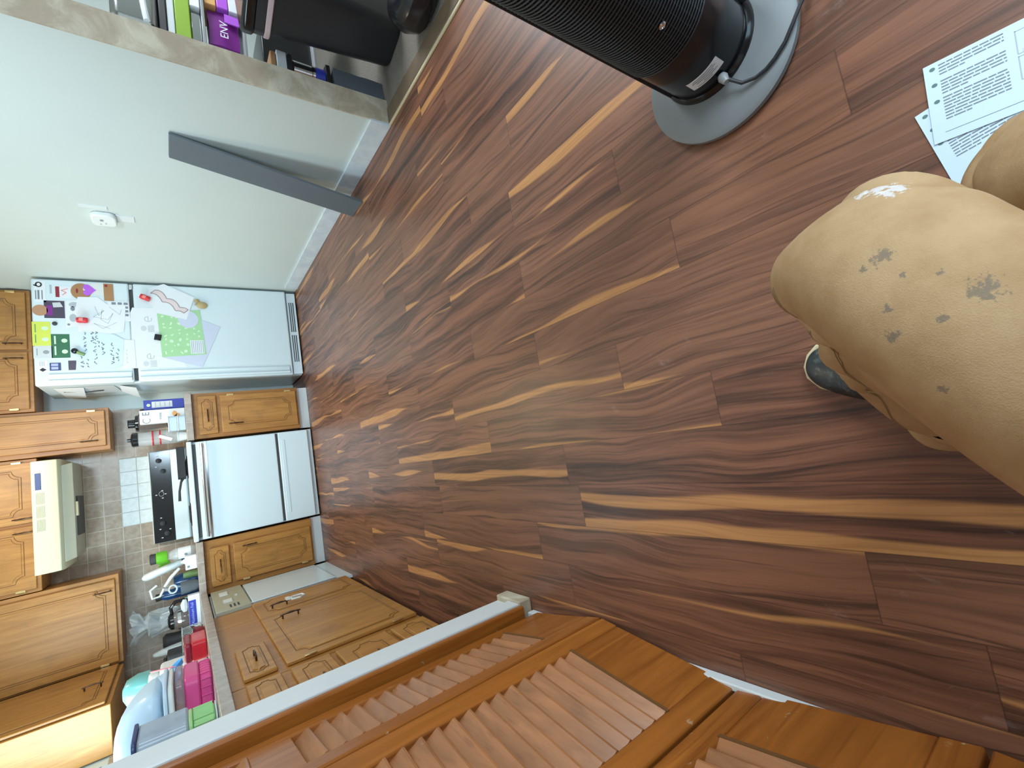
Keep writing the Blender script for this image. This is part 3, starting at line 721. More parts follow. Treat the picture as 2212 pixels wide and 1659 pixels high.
MB().lathe([(.0, -.002), (.018, .002), (.020, .012), (.010, .020), (0, .022)], (1.508, FF-.003, .772), 12, tilt=Matrix.Rotation(R_(90), 3, 'X')).build('head', 'gold', t, smooth=True)
MB().lathe([(.008, .0), (.016, .004), (.008, .016)], (1.49, FF-.008, .785), 12, tilt=Matrix.Rotation(R_(90), 3, 'X')).build('bell', 'chrome', t, smooth=True)
tag(MB().box((1.178, FF-.016, 1.022), (1.226, FF-.001, 1.064), Matrix.Rotation(R_(12), 3, 'Y')).build('binder_clip', 'black', bevel=.004), 'small black clip at the green flyer top edge', 'clip')
# papers on the fridge's left side
def side_sheet(name, label, pts, mat, lift):
    m = MB(); x = FX0+.003
    P = [(x-.001-l, y, z) for y, z, l in pts]
    tag(m.prism(P, (-.0012, 0, 0)).build(name, mat), label, 'paper')
side_sheet('side_note', 'white folded note high on the fridge side with red drawing', [(4.50, 1.66, .0), (4.50, 1.50, .002), (4.78, 1.52, .03), (4.84, 1.64, .01)], 'paper', .0)
side_sheet('side_note', 'long grey notepad sheet on the fridge side', [(4.48, 1.50, 0), (4.48, 1.33, 0), (4.72, 1.30, .004), (4.74, 1.46, .004)], 'pale', .0)
side_sheet('side_note', 'loose white paper curling off the fridge side', [(4.50, 1.30, 0), (4.47, 1.20, .03), (4.78, 1.19, .06), (4.70, 1.30, .01)], 'paper', .0)
t = MB(); t.tube([(FX0-.008, 4.60, 1.62), (FX0-.010, 4.64, 1.50), (FX0-.008, 4.62, 1.40)], .004, 6); tag(t.build('side_pencil', 'blackm'), 'dark pen clipped to papers on the fridge side', 'pen')

# ================================================================== RANGE
r = thing('range', 'white freestanding kitchen range with black backguard', 'range', (-.026, 4.6, 0))
RX0, RX1, RY = -.400, .352, 4.318
MB().box((RX0, RY+.045, .01), (RX1, 4.90, .885)).build('body', 'white', r, bevel=.003)
ct = MB().box((RX0-.004, RY, .885), (RX1+.004, 4.86, .918)).build('cooktop', 'white', r, bevel=.006)
MB().box((RX0+.02, RY+.018, .862), (RX1-.02, RY+.050, .886)).build('lip_shade_strip', 'gap', r)  # dark strip put in for the shade under the cooktop lip
dr = MB().box((RX0+.002, RY+.012, .300), (RX1-.002, RY+.045, .862)).build('oven_door', 'white', r, bevel=.008)
hm = MB().tube([(RX0+.02, RY-.018, .825), (RX1-.02, RY-.018, .825)], .011, 12); hm.box((RX0+.03, RY-.016, .818), (RX0+.055, RY+.014, .832)); hm.box((RX1-.055, RY-.016, .818), (RX1-.03, RY+.014, .832))
hm.build('handle', 'chrome', dr, smooth=True)
MB().box((RX0+.004, RY+.0095, .792), (RX1-.004, RY+.0125, .806)).build('trim_strip', 'chrome', dr)
MB().box((RX0+.01, RY+.02, .282), (RX1-.01, RY+.045, .300)).build('drawer_gap', 'gap', r)
sd = MB().box((RX0+.002, RY+.012, .045), (RX1-.002, RY+.045, .282)).build('storage_drawer', 'white', r, bevel=.008)
MB().box((RX0+.07, RY+.009, .235), (RX1-.07, RY+.0125, .262)).build('pull_ridge', 'white', sd, bevel=.004)
bg = MB().prism([(RX0, 4.865, .916), (RX0, 4.835, .935), (RX0, 4.872, 1.165), (RX0, 4.90, 1.178), (RX0, 4.935, 1.17), (RX0, 4.935, .916)], (RX1-RX0, 0, 0)).build('backguard', 'white', r, bevel=.004)
pl = MB().prism([(RX0+.002, 4.848, 1.03), (RX0+.002, 4.869, 1.168), (RX0+.002, 4.885, 1.172), (RX0+.002, 4.87, 1.03)], (RX1-RX0-.004, 0, 0)).build('control_glass', 'black', bg, bevel=.002)
for kx, kz in ((.27, 1.11), (.18, 1.085), (-.245, 1.11), (-.33, 1.085)):
    MB().lathe([(.020, 0), (.019, .018), (.010, .022)], (kx, 4.862, kz), 18, tilt=Matrix.Rotation(R_(90), 3, 'X')).build('knob', 'blackm', bg, smooth=True)
mk = MB()
for kx, kz in ((.31, 1.12), (.22, 1.13), (.02, 1.10), (-.01, 1.08), (-.01, 1.14), (-.04, 1.10), (-.20, 1.12), (-.29, 1.13), (-.36, 1.12), (-.30, 1.065)):
    mk.box((kx-.003, 4.8505, kz-.008), (kx+.003, 4.868, kz+.004))
mk.build('panel_marks', 'pale', bg)
MB().tube([(-.005+.020*math.cos(a), 4.8535, 1.105+.016*math.sin(a)) for a in [R_(q*30) for q in range(12)]], .0022, 6, closed=True).build('dial_ring', 'grey', bg)
for bx, by in ((-.2, 4.48), (-.2, 4.72), (.17, 4.72), (.17, 4.46)):
    MB().lathe([(.085, 0), (.09, .004), (.07, .006), (.03, .003)], (bx, by, .918), 24).tube([(bx+.06*math.cos(R_(a)), by+.06*math.sin(R_(a)), .925) for a in range(0, 360, 20)], .005, 6, closed=True).build('burner', 'blackm', r, smooth=True)
# square griddle pan
p = thing('griddle_pan', 'black square griddle pan on the front right burner', 'pan', (.21, 4.50, .925))
b = MB(); a0, a1, q0, q1 = .085, .330, 4.385, 4.63
b.prism([(a0+.01, q0+.01, .932), (a1-.01, q0+.01, .932), (a1-.01, q1-.01, .932), (a0+.01, q1-.01, .932)], (0, 0, .010))
for (A, B) in (((a0, q0, .935), (a1, q0+.006, .985)), ((a0, q1-.006, .935), (a1, q1, .985)), ((a0, q0, .935), (a0+.006, q1, .985)), ((a1-.006, q0, .935), (a1, q1, .985))): b.box(A, B)
b.build('pan', 'blackm', p, bevel=.003)
MB().tube([(.088, 4.50, .955), (.06, 4.50, .968), (-.01, 4.50, .982), (-.085, 4.50, .985)], [.012, .008, .008, .010], 10).build('handle', 'blackm', p, smooth=True)

# ================================================================== KITCHENWARE ON THE COUNTERS
CZ = .910
def cyl(name, mat, parent, c, prof, **k): return MB().lathe(prof, (c[0], c[1], c[2] if len(c) > 2 else CZ), k.pop('n', 28), k.pop('sx', 1), k.pop('sy', 1), tilt=k.pop('tilt', None)).build(name, mat, parent, smooth=True, **k)
# right of the range
t = thing('snack_box', 'royal blue carton standing next to the refrigerator on short countertop', 'box', (.72, 4.56, CZ))
MB().box((.655, 4.50, CZ), (.731, 4.58, 1.165)).build('carton', 'boxblue', t, bevel=.002)
MB().box((.668, 4.4985, .985), (.716, 4.5003, 1.115)).build('info_panel', 'paper', t)
MB().lathe([(.012, 0), (.012, .001)], (.690, 4.4995, 1.135), 16, tilt=Matrix.Rotation(R_(90), 3, 'X')).build('seal', 'mintl', t)
m = MB()
for k in range(4): m.box((.674, 4.4975, 1.00+k*.03), (.710, 4.4986, 1.004+k*.03))
m.build('print', 'inkl', t)
t = thing('snack_box', 'white carton with swirly emblem and orange food picture', 'box', (.60, 4.46, CZ))
MB().box((.536, 4.42, CZ), (.640, 4.478, 1.190)).build('carton', 'paper', t, bevel=.002)
text('brand_script', 'E', 'ink', t, (.612, 4.4188, 1.150), .060, (1, 0, 0), (0, 0, 1))
m = MB().tube([(.560+.020*math.cos(R_(a)), 4.419, 1.150+.022*math.sin(R_(a))) for a in range(50, 330, 20)], .002, 5); m.build('swirl', 'ink', t)
text('lettering', 'minis', 'ink', t, (.588, 4.4188, 1.065), .026, (1, 0, 0), (0, 0, 1))
m = MB()
for (a, b, r) in ((.566, .968, .022), (.600, .975, .022), (.583, .955, .020)): m.lathe([(r, 0), (r, .0012)], (a, 4.4198, b), 14, sy=.7, tilt=Matrix.Rotation(R_(90), 3, 'X'))
m.build('food_picture', 'orange', t)
t = thing('blender', 'black blender with clear jar behind the white carton', 'blender', (.585, 4.62, CZ))
cyl('motor_base', 'black', t, (.575, 4.67), [(.072, 0), (.074, .02), (.065, .10), (.055, .12)])
cyl('jar', 'glassd', t, (.575, 4.67, CZ+.12), [(.048, 0), (.062, .12), (.065, .18)], n=24)
cyl('lid', 'black', t, (.575, 4.67, CZ+.30), [(.066, 0), (.064, .018), (.034, .024), (.032, .062), (.036, .066)])
MB().tube([(.632, 4.65, 1.20), (.675, 4.635, 1.19), (.685, 4.635, 1.12), (.640, 4.655, 1.06)], .009, 8).build('handle', 'black', t, smooth=True)
t = thing('food_container', 'stack of two clear boxy containers with white rims near counter edge', 'container', (.50, 4.40, CZ))
for k, (z0, z1) in enumerate(((CZ, .962), (.964, 1.02))):
    o = MB().prism([(a, b, z0) for a, b, _ in rbox(.115, .085, 0, 0, .02, (.512, 4.370))], (0, 0, z1-z0)).build('tub', 'frost', t, bevel=.004)
    MB().prism([(a, b, z1-.006) for a, b, _ in rbox(.122, .092, 0, 0, .02, (.512, 4.370))], (0, 0, .007)).build('rim', 'paper', o, bevel=.002)
t = thing('pitcher', 'clear beverage jar with black lid and two red bands', 'jar', (.425, 4.50, CZ))
cyl('jar', 'clear', t, (.430, 4.50), [(.052, 0), (.056, .02), (.056, .14), (.050, .30)])
cyl('lid', 'black', t, (.430, 4.50, CZ+.30), [(.053, 0), (.055, .03), (.050, .036), (.046, .040), (.014, .046), (.012, .066)], n=12)
for z in (1.072, 1.118): cyl('band', 'red', t, (.430, 4.50, z), [(.0575, 0), (.0585, .004), (.0575, .009)])
tag(MB().box((.405, 4.436, 1.00), (.428, 4.4375, 1.085), Matrix.Rotation(R_(24), 3, 'Y')).build('price_tag', 'paper'), 'small white tag tilted against the red-banded jar', 'tag')
t = thing('tub', 'small round white tub in front of red-banded jar', 'container', (.415, 4.39, CZ))
cyl('body', 'white2', t, (.410, 4.375), [(.030, 0), (.036, .045), (.036, .05)])
cyl('lid', 'pale', t, (.410, 4.375, CZ+.051), [(.038, 0), (.038, .008), (.03, .010)])
# left of the range
t = thing('juice_bottle', 'clear bottle with bright green cap and white label by the range', 'bottle', (-.50, 4.62, CZ))
cyl('bottle', 'clear', t, (-.478, 4.52), [(.038, 0), (.042, .01), (.042, .13), (.028, .165), (.020, .175)])
cyl('cap', 'green', t, (-.478, 4.52, CZ+.176), [(.040, 0), (.044, .01), (.044, .065), (.036, .070)])
cyl('cap_top', 'gap', t, (-.478, 4.52, CZ+.247), [(.038, 0), (.040, .03), (.032, .036)])
cyl('label', 'paper', t, (-.478, 4.52, CZ+.03), [(.0425, 0), (.0425, .08)], n=28)
m = MB(); m.box((-.498, 4.4755, .965), (-.480, 4.4772, .982)); m.build('label_print', 'ink', t)
t = thing('dropper_bottle', 'second green-capped bottle tucked behind the white rolling tube', 'bottle', (-.56, 4.72, CZ))
cyl('bottle', 'clear', t, (-.565, 4.74), [(.030, 0), (.034, .12), (.018, .17)]); cyl('cap', 'green', t, (-.565, 4.74, CZ+.171), [(.030, 0), (.036, .05), (.03, .07)])
t = thing('tea_box', 'small white carton with faint print left of green-capped bottle', 'box', (-.55, 4.42, CZ))
MB().box((-.600, 4.40, CZ), (-.500, 4.46, CZ+.072)).build('carton', 'paper', t, bevel=.002)
MB().box((-.585, 4.3985, CZ+.045), (-.570, 4.4, CZ+.06)).build('print', 'ink', t)
t = thing('garlic_bulb', 'pale rounded bulb on white carton', 'garlic', (-.54, 4.49, CZ))
cyl('bulb', 'white2', t, (-.545, 4.50), [(.012, 0), (.032, .018), (.034, .05), (.015, .085), (.005, .10)])
t = thing('sponge_wand', 'white tube-shaped wand with navy collar leaning above cartons', 'wand', (-.60, 4.68, CZ))
P = [Vector((-.553, 4.612, .992)), Vector((-.565, 4.622, 1.03)), Vector((-.588, 4.645, 1.12)), Vector((-.610, 4.665, 1.20)), Vector((-.618, 4.672, 1.235)), Vector((-.622, 4.674, 1.252))]
MB().tube(P, [.024, .028, .030, .030, .026, .012], 18).build('tube', 'white2', t, smooth=True)
MB().tube([(-.545, 4.605, .962), (-.553, 4.612, .996)], .0275, 16).build('collar', 'navy', t, smooth=True)
MB().tube([(-.547, 4.605, .965), (-.552, 4.58, .94), (-.562, 4.57, CZ+.011)], .010, 10).build('foot', 'white2', t, smooth=True)
t = thing('can_opener', 'white handheld gadget with ring end hanging over blue jug', 'gadget', (-.66, 4.50, 1.0))
MB().tube([(-.585, 4.50, 1.02), (-.635, 4.485, 1.075), (-.690, 4.47, 1.115)], [.010, .013, .010], 10).build('arm', 'white2', t, smooth=True)
MB().tube([(-.700, 4.468, 1.12), (-.745, 4.462, 1.145), (-.750, 4.462, 1.19), (-.690, 4.468, 1.20), (-.665, 4.475, 1.16)], .008, 8).build('hook', 'white2', t, smooth=True)
MB().tube([(-.715+.028*math.cos(R_(a)), 4.44, 1.066+.024*math.sin(R_(a))) for a in range(0, 360, 20)], .006, 8, closed=True).build('ring', 'pale', t, smooth=True)
MB().tube([(-.705, 4.46, 1.115), (-.712, 4.445, 1.09)], .012, 10).build('neck', 'grey', t, smooth=True)
t = thing('jug', 'deep blue round jug behind white gadget', 'jug', (-.70, 4.56, CZ))
cyl('body', 'blue', t, (-.705, 4.57), [(.062, 0), (.070, .02), (.072, .10), (.060, .15)])
cyl('band', 'olive', t, (-.655, 4.53), [(.028, 0), (.030, .05), (.026, .09)])
t = thing('water_bottle', 'tall dark blue water bottle with glossy highlights', 'bottle', (-.76, 4.62, CZ))
cyl('body', 'blue', t, (-.785, 4.66), [(.036, 0), (.038, .01), (.038, .20), (.024, .235)])
cyl('cap', 'blackm', t, (-.785, 4.66, CZ+.236), [(.025, 0), (.027, .03), (.02, .035)])
t = thing('measuring_cup', 'slate blue measuring cup below white ring', 'cup', (-.72, 4.43, CZ))
cyl('cup', 'slate', t, (-.725, 4.435), [(.030, 0), (.042, .02), (.046, .11)])
MB().tube([(-.785, 4.44, .93), (-.805, 4.44, .96), (-.800, 4.44, 1.0)], .006, 8).build('handle', 'teal', t, smooth=True)
# foil box + wraps
t = thing('foil_box', 'blue and white kitchen foil carton at inner counter corner', 'box', (-.88, 4.36, CZ))
MB().box((-1.005, 4.352, CZ), (-.778, 4.412, CZ+.072)).build('carton', 'paper', t, bevel=.002)
MB().box((-.995, 4.3495, CZ+.026), (-.815, 4.3525, CZ+.071)).build('blue_panel', 'boxblue', t)
text('lettering', 'Aluminum Foil', 'peri', t, (-.905, 4.3488, CZ+.049), .026, (1, 0, 0), (0, 0, 1), .0005, width=.150)
t = thing('plastic_wrap_roll', 'crumpled white wrapper on foil carton', 'wrapper', (-.80, 4.44, CZ))
MB().tube([(-.80, 4.38, 1.002), (-.83, 4.38, 1.008), (-.86, 4.38, 1.006), (-.885, 4.38, 1.002)], [.012, .022, .022, .012], 9).build('wrapper', 'pale', t)
# coffee carafe
t = thing('coffee_carafe', 'glass coffee carafe with black lid and curved black handle', 'carafe', (-.96, 4.27, CZ))
cx_, cy_ = -.955, 4.52
cyl('pot', 'glassd', t, (cx_, cy_), [(.055, 0), (.078, .02), (.085, .07), (.070, .135), (.058, .165)], n=36)
cyl('collar', 'chrome', t, (cx_, cy_, CZ+.120), [(.0775, 0), (.072, .022)], n=36)
cyl('lid', 'black', t, (cx_, cy_, CZ+.166), [(.062, 0), (.060, .02), (.04, .034), (.012, .038)])
MB().tube([(cx_+.055, cy_-.01, 1.085), (cx_+.10, cy_-.02, 1.09), (cx_+.135, cy_-.03, 1.06), (cx_+.135, cy_-.03, 1.0), (cx_+.10, cy_-.02, .965)], [.010, .012, .013, .012, .008], 10).build('handle', 'black', t, smooth=True)
cyl('coffee_base', 'blackm', t, (cx_-.14, cy_+.02), [(.055, 0), (.060, .02), (.050, .15), (.060, .22), (.04, .24)])
# clear crumpled bag
random.seed(3)
m = MB(); m.lathe([(.02, 0), (.055, .03), (.075, .10), (.070, .17), (.095, .225), (.050, .255), (.085, .30), (.11, .335)], (-.975, 4.77, CZ+.09), 60, cap=False)
for v in m.bm.verts:
    n_ = noise.noise_vector(v.co*22)*.045+noise.noise_vector(v.co*55)*.014; v.co += Vector((n_.x, n_.y, n_.z*.6))
t = thing('plastic_bag', 'crumpled clear plastic bag standing up below the corner wall cabinet', 'bag', (-.975, 4.77, CZ))
m.build('bag', 'clear', t, smooth=False, solid=.0006)
cyl('contents', 'glassd', t, (-.975, 4.77), [(.05, 0), (.055, .16), (.03, .19)])
# utensils / dish rack
t = thing('dish_rack', 'chrome wire dish rack beside dark red tray', 'rack', (-.96, 3.85, CZ))
for k in range(9): MB().tube([(-1.06, 3.74+k*.028, CZ+.012), (-1.065, 3.74+k*.028, CZ+.115), (-.905, 3.74+k*.028, CZ+.115), (-.895, 3.74+k*.028, CZ+.012)], .0022, 6).build('wire', 'chrome', t, smooth=True)
for z in (.012, .060, .115): MB().tube([(-1.062, 3.72, CZ+z), (-.90, 3.72, CZ+z), (-.90, 3.98, CZ+z), (-1.062, 3.98, CZ+z)], .003, 6, closed=True).build('rail', 'chrome', t, smooth=True)
t = thing('basin', 'dark red oval basin under the wire dish rack', 'basin', (-.93, 3.60, CZ))
MB().lathe([(.10, 0), (.115, .01), (.130, .055), (.134, .058), (.126, .054), (.110, .012)], (-.900, 3.56, CZ), 40, .60, .62, cap=True).build('bowl', 'dred', t, smooth=True)
MB().tube([(-.832, 3.52, CZ+.05), (-.816, 3.56, CZ+.065), (-.832, 3.61, CZ+.05)], .004, 8).build('wire_handle', 'gap', t, smooth=True)
t = thing('lunch_box', 'dark red boxy container left of magenta container', 'container', (-.93, 3.37, CZ))
MB().prism([(a, b, CZ) for a, b, _ in rbox(.10, .22, 0, 0, .02, (-.865, 3.30))], (0, 0, .070)).build('body', 'red', t, bevel=.006)
MB().prism([(a, b, CZ+.071) for a, b, _ in rbox(.105, .23, 0, 0, .02, (-.865, 3.30))], (0, 0, .030)).build('lid', 'dred', t, bevel=.008)
# upright chopper / black appliance behind
t = thing('coffee_maker', 'small black appliance behind stacked clear bowls', 'appliance', (-1.12, 4.05, CZ))
MB().prism([(a, b, CZ) for a, b, _ in rbox(.15, .17, 0, 0, .03, (-1.13, 4.10))], (0, 0, .205)).build('body', 'blackm', t, bevel=.01)
MB().prism([(a, b, CZ+.206) for a, b, _ in rbox(.10, .12, 0, 0, .03, (-1.13, 4.10))], (0, 0, .02)).build('lid', 'black', t, bevel=.004)
t = thing('bottle', 'clear bottle lying in front of tiles right of teal vase', 'bottle', (-1.08, 4.33, CZ))
MB().tube([(-1.10, 4.34, 1.03), (-1.11, 4.36, 1.10), (-1.115, 4.37, 1.16), (-1.12, 4.38, 1.20)], [.028, .028, .022, .012], 12).build('glass', 'clear', t, smooth=True)
cyl('stand', 'pale', t, (-1.10, 4.33), [(.03, 0), (.03, .10)])
# clear bowls
t = thing('mixing_bowl', 'nested clear glass mixing bowls tipped against white container', 'bowl', (-1.02, 3.15, CZ))
tl = Matrix.Rotation(R_(-38), 3, 'Y')
for k, (r_, z_) in enumerate(((.105, 0), (.090, .016))):
    MB().lathe([(.03, 0), (.07, .015), (r_-.01, .055), (r_, .085), (r_+.004, .088), (r_-.004, .084), (r_-.016, .054), (.066, .020), (.0, .006)], (-.925, 3.08, CZ+.082+z_), 36, cap=False, tilt=tl).build('bowl', 'clear' if k else 'frost', t, smooth=True)
t = thing('measuring_scoop', 'sky blue scoop with coral pink straw on top of clear bowls', 'scoop', (-.87, 3.02, 1.03))
MB().lathe([(.006, 0), (.024, .008), (.032, .026), (.033, .028), (.028, .024), (.018, .008), (0, .004)], (-.858, 2.985, 1.030), 22, cap=False, tilt=Matrix.Rotation(R_(55), 3, 'Y')).build('cup', 'sky', t, smooth=True)
MB().tube([(-.875, 2.99, 1.025), (-.90, 3.0, 1.035), (-.915, 3.0, 1.045)], [.010, .008, .006], 8).build('grip', 'sky', t, smooth=True)
MB().tube([(-.845, 2.985, 1.045), (-.835, 3.0, 1.145)], .0035, 8).build('straw', 'pinkl', t, smooth=True)
# magenta container with smoky lid
t = thing('storage_container', 'magenta ribbed food container with smoky clear lid', 'container', (-.95, 2.78, CZ))
MB().prism([(a, b, CZ) for a, b, _ in rbox(.215, .25, 0, 0, .035, (-.940, 2.80))], (0, 0, .046)).build('foot_section', 'magenta', t, bevel=.008)
MB().prism([(a, b, CZ+.046) for a, b, _ in rbox(.226, .262, 0, 0, .035, (-.940, 2.80))], (0, 0, .058)).build('body', 'magenta', t, bevel=.008)
m = MB()
m.bm.free()
for k in range(6): MB().tube([(-1.02+k*.034, 2.6735, CZ+.004), (-1.02+k*.034, 2.6735, CZ+.044)], .003, 6).build('rib', 'magenta', t, smooth=True)
for k in range(6): MB().tube([(-.8325, 2.70+k*.035, CZ+.004), (-.8325, 2.70+k*.035, CZ+.044)], .003, 6).build('rib', 'magenta', t, smooth=True)
MB().prism([(a, b, CZ+.105) for a, b, _ in rbox(.232, .268, 0, 0, .035, (-.940, 2.80))], (0, 0, .034)).build('lid', 'tint', t, bevel=.008)
# green ribbed
t = thing('bowl_stack', 'light green ribbed container at the counter edge', 'container', (-.90, 2.24, CZ))
MB().prism([(a, b, CZ+.008) for a, b, _ in rbox(.105, .13, 0, 0, .03, (-.895, 2.30))], (0, 0, .072)).build('body', 'lgreen', t, bevel=.006)
m = MB()
m.bm.free()
for k in range(5): MB().tube([(-.8425, 2.255+k*.024, CZ+.014), (-.8425, 2.255+k*.024, CZ+.076)], .006, 8).build('rib', 'lgreen', t, smooth=True)
for k in range(4): MB().tube([(-.93+k*.024, 2.2345, CZ+.014), (-.93+k*.024, 2.2345, CZ+.076)], .006, 8).build('rib', 'lgreen', t, smooth=True)
MB().prism([(a, b, CZ+.078) for a, b, _ in rbox(.120, .146, 0, 0, .03, (-.895, 2.30))], (0, 0, .012)).build('rim', 'lgreen', t, bevel=.003)
MB().prism([(a, b, CZ+.001) for a, b, _ in rbox(.115, .14, 0, 0, .03, (-.895, 2.30))], (0, 0, .006)).build('base_lid', 'pale', t, bevel=.002)
# smoky box with navy rim stacked on the green one
t = thing('storage_bin', 'smoky clear bin with navy rim stacked on light green container', 'bin', (-.98, 2.32, 1.002))
MB().prism([(a, b, 1.002) for a, b, _ in rbox(.27, .19, 0, 0, .03, (-.978, 2.335))], (0, 0, .150)).build('body', 'frostg', t, bevel=.008)
MB().prism([(a, b, 1.153) for a, b, _ in rbox(.285, .205, 0, 0, .03, (-.978, 2.335))], (0, 0, .012)).build('rim', 'navy', t, bevel=.003)
# big frosted carrier on top of the magenta container
t = thing('food_carrier', 'large frosted white domed food carrier with navy latch on magenta container', 'container', (-1.0, 2.72, 1.05))
MB().prism([(a, b, 1.050) for a, b, _ in rbox(.35, .31, 0, 0, .05, (-.985, 2.74))], (0, 0, .020)).build('tray', 'white2', t, bevel=.006)
MB().prism([(a, b, 1.071) for a, b, _ in rbox(.365, .325, 0, 0, .06, (-.985, 2.74))], (0, 0, .014)).build('rim', 'frost', t, bevel=.004)
m = MB(); prof_ = ((.345, .305, .07, 0, 1.086), (.338, .298, .075, 0, 1.130), (.315, .275, .08, -.012, 1.175), (.270, .235, .085, -.030, 1.220), (.200, .180, .085, -.052, 1.252), (.10, .10, .049, -.065, 1.262))
rings = []
for sx_, sy_, r_, ox_, z_ in prof_: rings.append([m.bm.verts.new((a, b, z_)) for a, b, _ in rbox(sx_, sy_, 0, 0, r_, (-.985+ox_, 2.74), 6)])
for A_, B_ in zip(rings, rings[1:]):
    for i in range(len(A_)): m.bm.faces.new([A_[i], A_[(i+1) % len(A_)], B_[(i+1) % len(A_)], B_[i]])
m.bm.faces.new(rings[0][::-1]); m.bm.faces.new(rings[-1])
m.build('dome', 'frost', t, smooth=True, sub=1)
m = MB(); m.prism([(-.960+.050*math.cos(R_(a)), 2.583, 1.068+.050*math.sin(R_(a))) for a in range(0, 181, 15)], (0, -.010, 0)); m.build('latch', 'navy', t, bevel=.003)
# white container with two windows
t = thing('bread_box', 'white plastic box with two little grey windows beside teal vase', 'box', (-1.08, 3.42, CZ))
MB().prism([(a, b, CZ) for a, b, _ in rbox(.18, .17, 0, 0, .03, (-1.02, 3.38))], (0, 0, .215)).build('body', 'white2', t, bevel=.018, seg=3)
MB().prism([(a, b, CZ+.216) for a, b, _ in rbox(.14, .13, 0, 0, .05, (-1.02, 3.38))], (0, 0, .05)).build('lid', 'white2', t, bevel=.018, seg=3)
for a in (-.985, -1.035): MB().box((a-.018, 3.2935, CZ+.160), (a+.018, 3.2955, CZ+.190)).build('window', 'gap' if a > -1.0 else 'inkl', t)
# teal double-lobed canister
t = thing('canister', 'teal rounded double-lobed canister under the corner wall cabinet', 'canister', (-1.12, 3.80, CZ))
cyl('pot', 'teal', t, (-1.085, 3.63), [(.06, 0), (.085, .03), (.092, .12), (.085, .19), (.060, .225), (.052, .24)], n=36)
cyl('lid', 'teal', t, (-1.085, 3.63, CZ+.241), [(.056, 0), (.085, .03), (.088, .085), (.070, .135), (.03, .155)], n=36)
t = thing('paper_bag', 'pale folded paper bag behind teal canister and white box', 'bag', (-1.32, 3.65, CZ))
m = MB().prism([(a, b, CZ+.012) for a, b, _ in rbox(.08, .30, 0, 0, .01, (-1.39, 3.80))], (0, 0, .36))
for v in m.bm.verts: v.co += noise.noise_vector(v.co*9)*.010
m.build('bag', 'plaster', t)
t = thing('tall_bin', 'tall white bin with dark navy rim under the sink window', 'bin', (-1.32, 3.05, CZ))
MB().prism([(a, b, CZ) for a, b, _ in rbox(.20, .24, 0, 0, .03, (-1.325, 3.05))], (0, 0, .44)).build('body', 'white2', t, bevel=.012)
MB().prism([(a, b, CZ+.441) for a, b, _ in rbox(.215, .255, 0, 0, .03, (-1.325, 3.05))], (0, 0, .012)).build('rim', 'navy', t, bevel=.003)

# ================================================================== PANTRY THINGS
# shelf rack and what is stacked on it
t = thing('wire_shelf', 'grey shelving unit in the pantry behind the wall end', 'shelf', (2.35, 2.4, 0))
for x in (1.98, 2.70):
    for y in (2.22, 2.60): MB().tube([(x, y, .005), (x, y, 1.25)], .008, 8).build('post', 'grey', t, smooth=True)
for z in (.25, .575, .742): MB().box((1.975, 2.21, z), (2.71, 2.61, z+.012)).build('shelf_board', 'grey', t, bevel=.002)
def pack(name, label, cat, a, b, mat, bev=.004):
    t = thing(name, label, cat, ((a[0]+b[0])/2, (a[1]+b[1])/2, a[2]))
    MB().box(a, b).build('carton', mat, t, bevel=bev)
    return t
pack('white_carton', 'bright white flat carton under the lime green one on pantry shelf', 'box', (2.22, 2.235, .756), (2.55, 2.55, .796), 'paper')
pack('food_tray', 'crumpled clear tray left of bright white flat carton', 'tray', (2.02, 2.25, .756), (2.20, 2.5, .796), 'chrome')
pack('lime_carton', 'lime green flat carton in the middle of the pantry stack', 'box', (2.03, 2.235, .798), (2.50, 2.55, .856), 'lime')
pack('grey_carton', 'pale grey flat carton on top of lime green one', 'box', (2.02, 2.24, .858), (2.48, 2.55, .886), 'pale')
pack('black_tray', 'black openwork tray below the silver appliance', 'tray', (2.02, 2.235, .888), (2.46, 2.54, .916), 'blackm')
t = thing('silver_appliance', 'shiny silver rounded appliance at the top of the pantry stack', 'appliance', (2.2, 2.38, .918))
MB().prism([(a, b, .918) for a, b, _ in rbox(.44, .28, 0, 0, .05, (2.24, 2.38))], (0, 0, .17)).build('shell', 'chrome', t, bevel=.03, seg=4)
MB().tube([(2.06, 2.232, .96), (2.10, 2.225, .965), (2.20, 2.225, .975)], .012, 10).build('handle', 'paper', t, smooth=True)
t = thing('snack_pouch', 'purple foil pouch with white lettering on the pantry shelf', 'package', (2.16, 2.29, .588))
m = MB().box((2.06, 2.245, .602), (2.240, 2.31, .726)); bmesh.ops.subdivide_edges(m.bm, edges=m.bm.edges, cuts=4, use_grid_fill=True)
for v in m.bm.verts: v.co += noise.noise_vector(v.co*12)*.008
m.build('pouch', 'purple', t, smooth=True)
text('lettering', 'ENV', 'paper', t, (2.135, 2.222, .665), .048, (1, 0, 0), (0, 0, 1))
MB().box((2.18, 2.222, .60), (2.225, 2.228, .66)).build('side_panel', 'violet', t)
pack('orange_carton', 'small orange carton right of purple pouch', 'box', (2.25, 2.222, .690), (2.34, 2.36, .740), 'orange')
pack('violet_carton', 'bright violet carton below small orange carton', 'box', (2.25, 2.222, .640), (2.35, 2.36, .688), 'violet')
pack('coral_carton', 'white carton below violet carton, near trash can lid', 'box', (2.25, 2.222, .588), (2.36, 2.36, .638), 'paper')
pack('step_stool', 'dark plastic box at shelf foot behind trash can', 'box', (2.02, 2.25, .264), (2.30, 2.50, .50), 'bag')
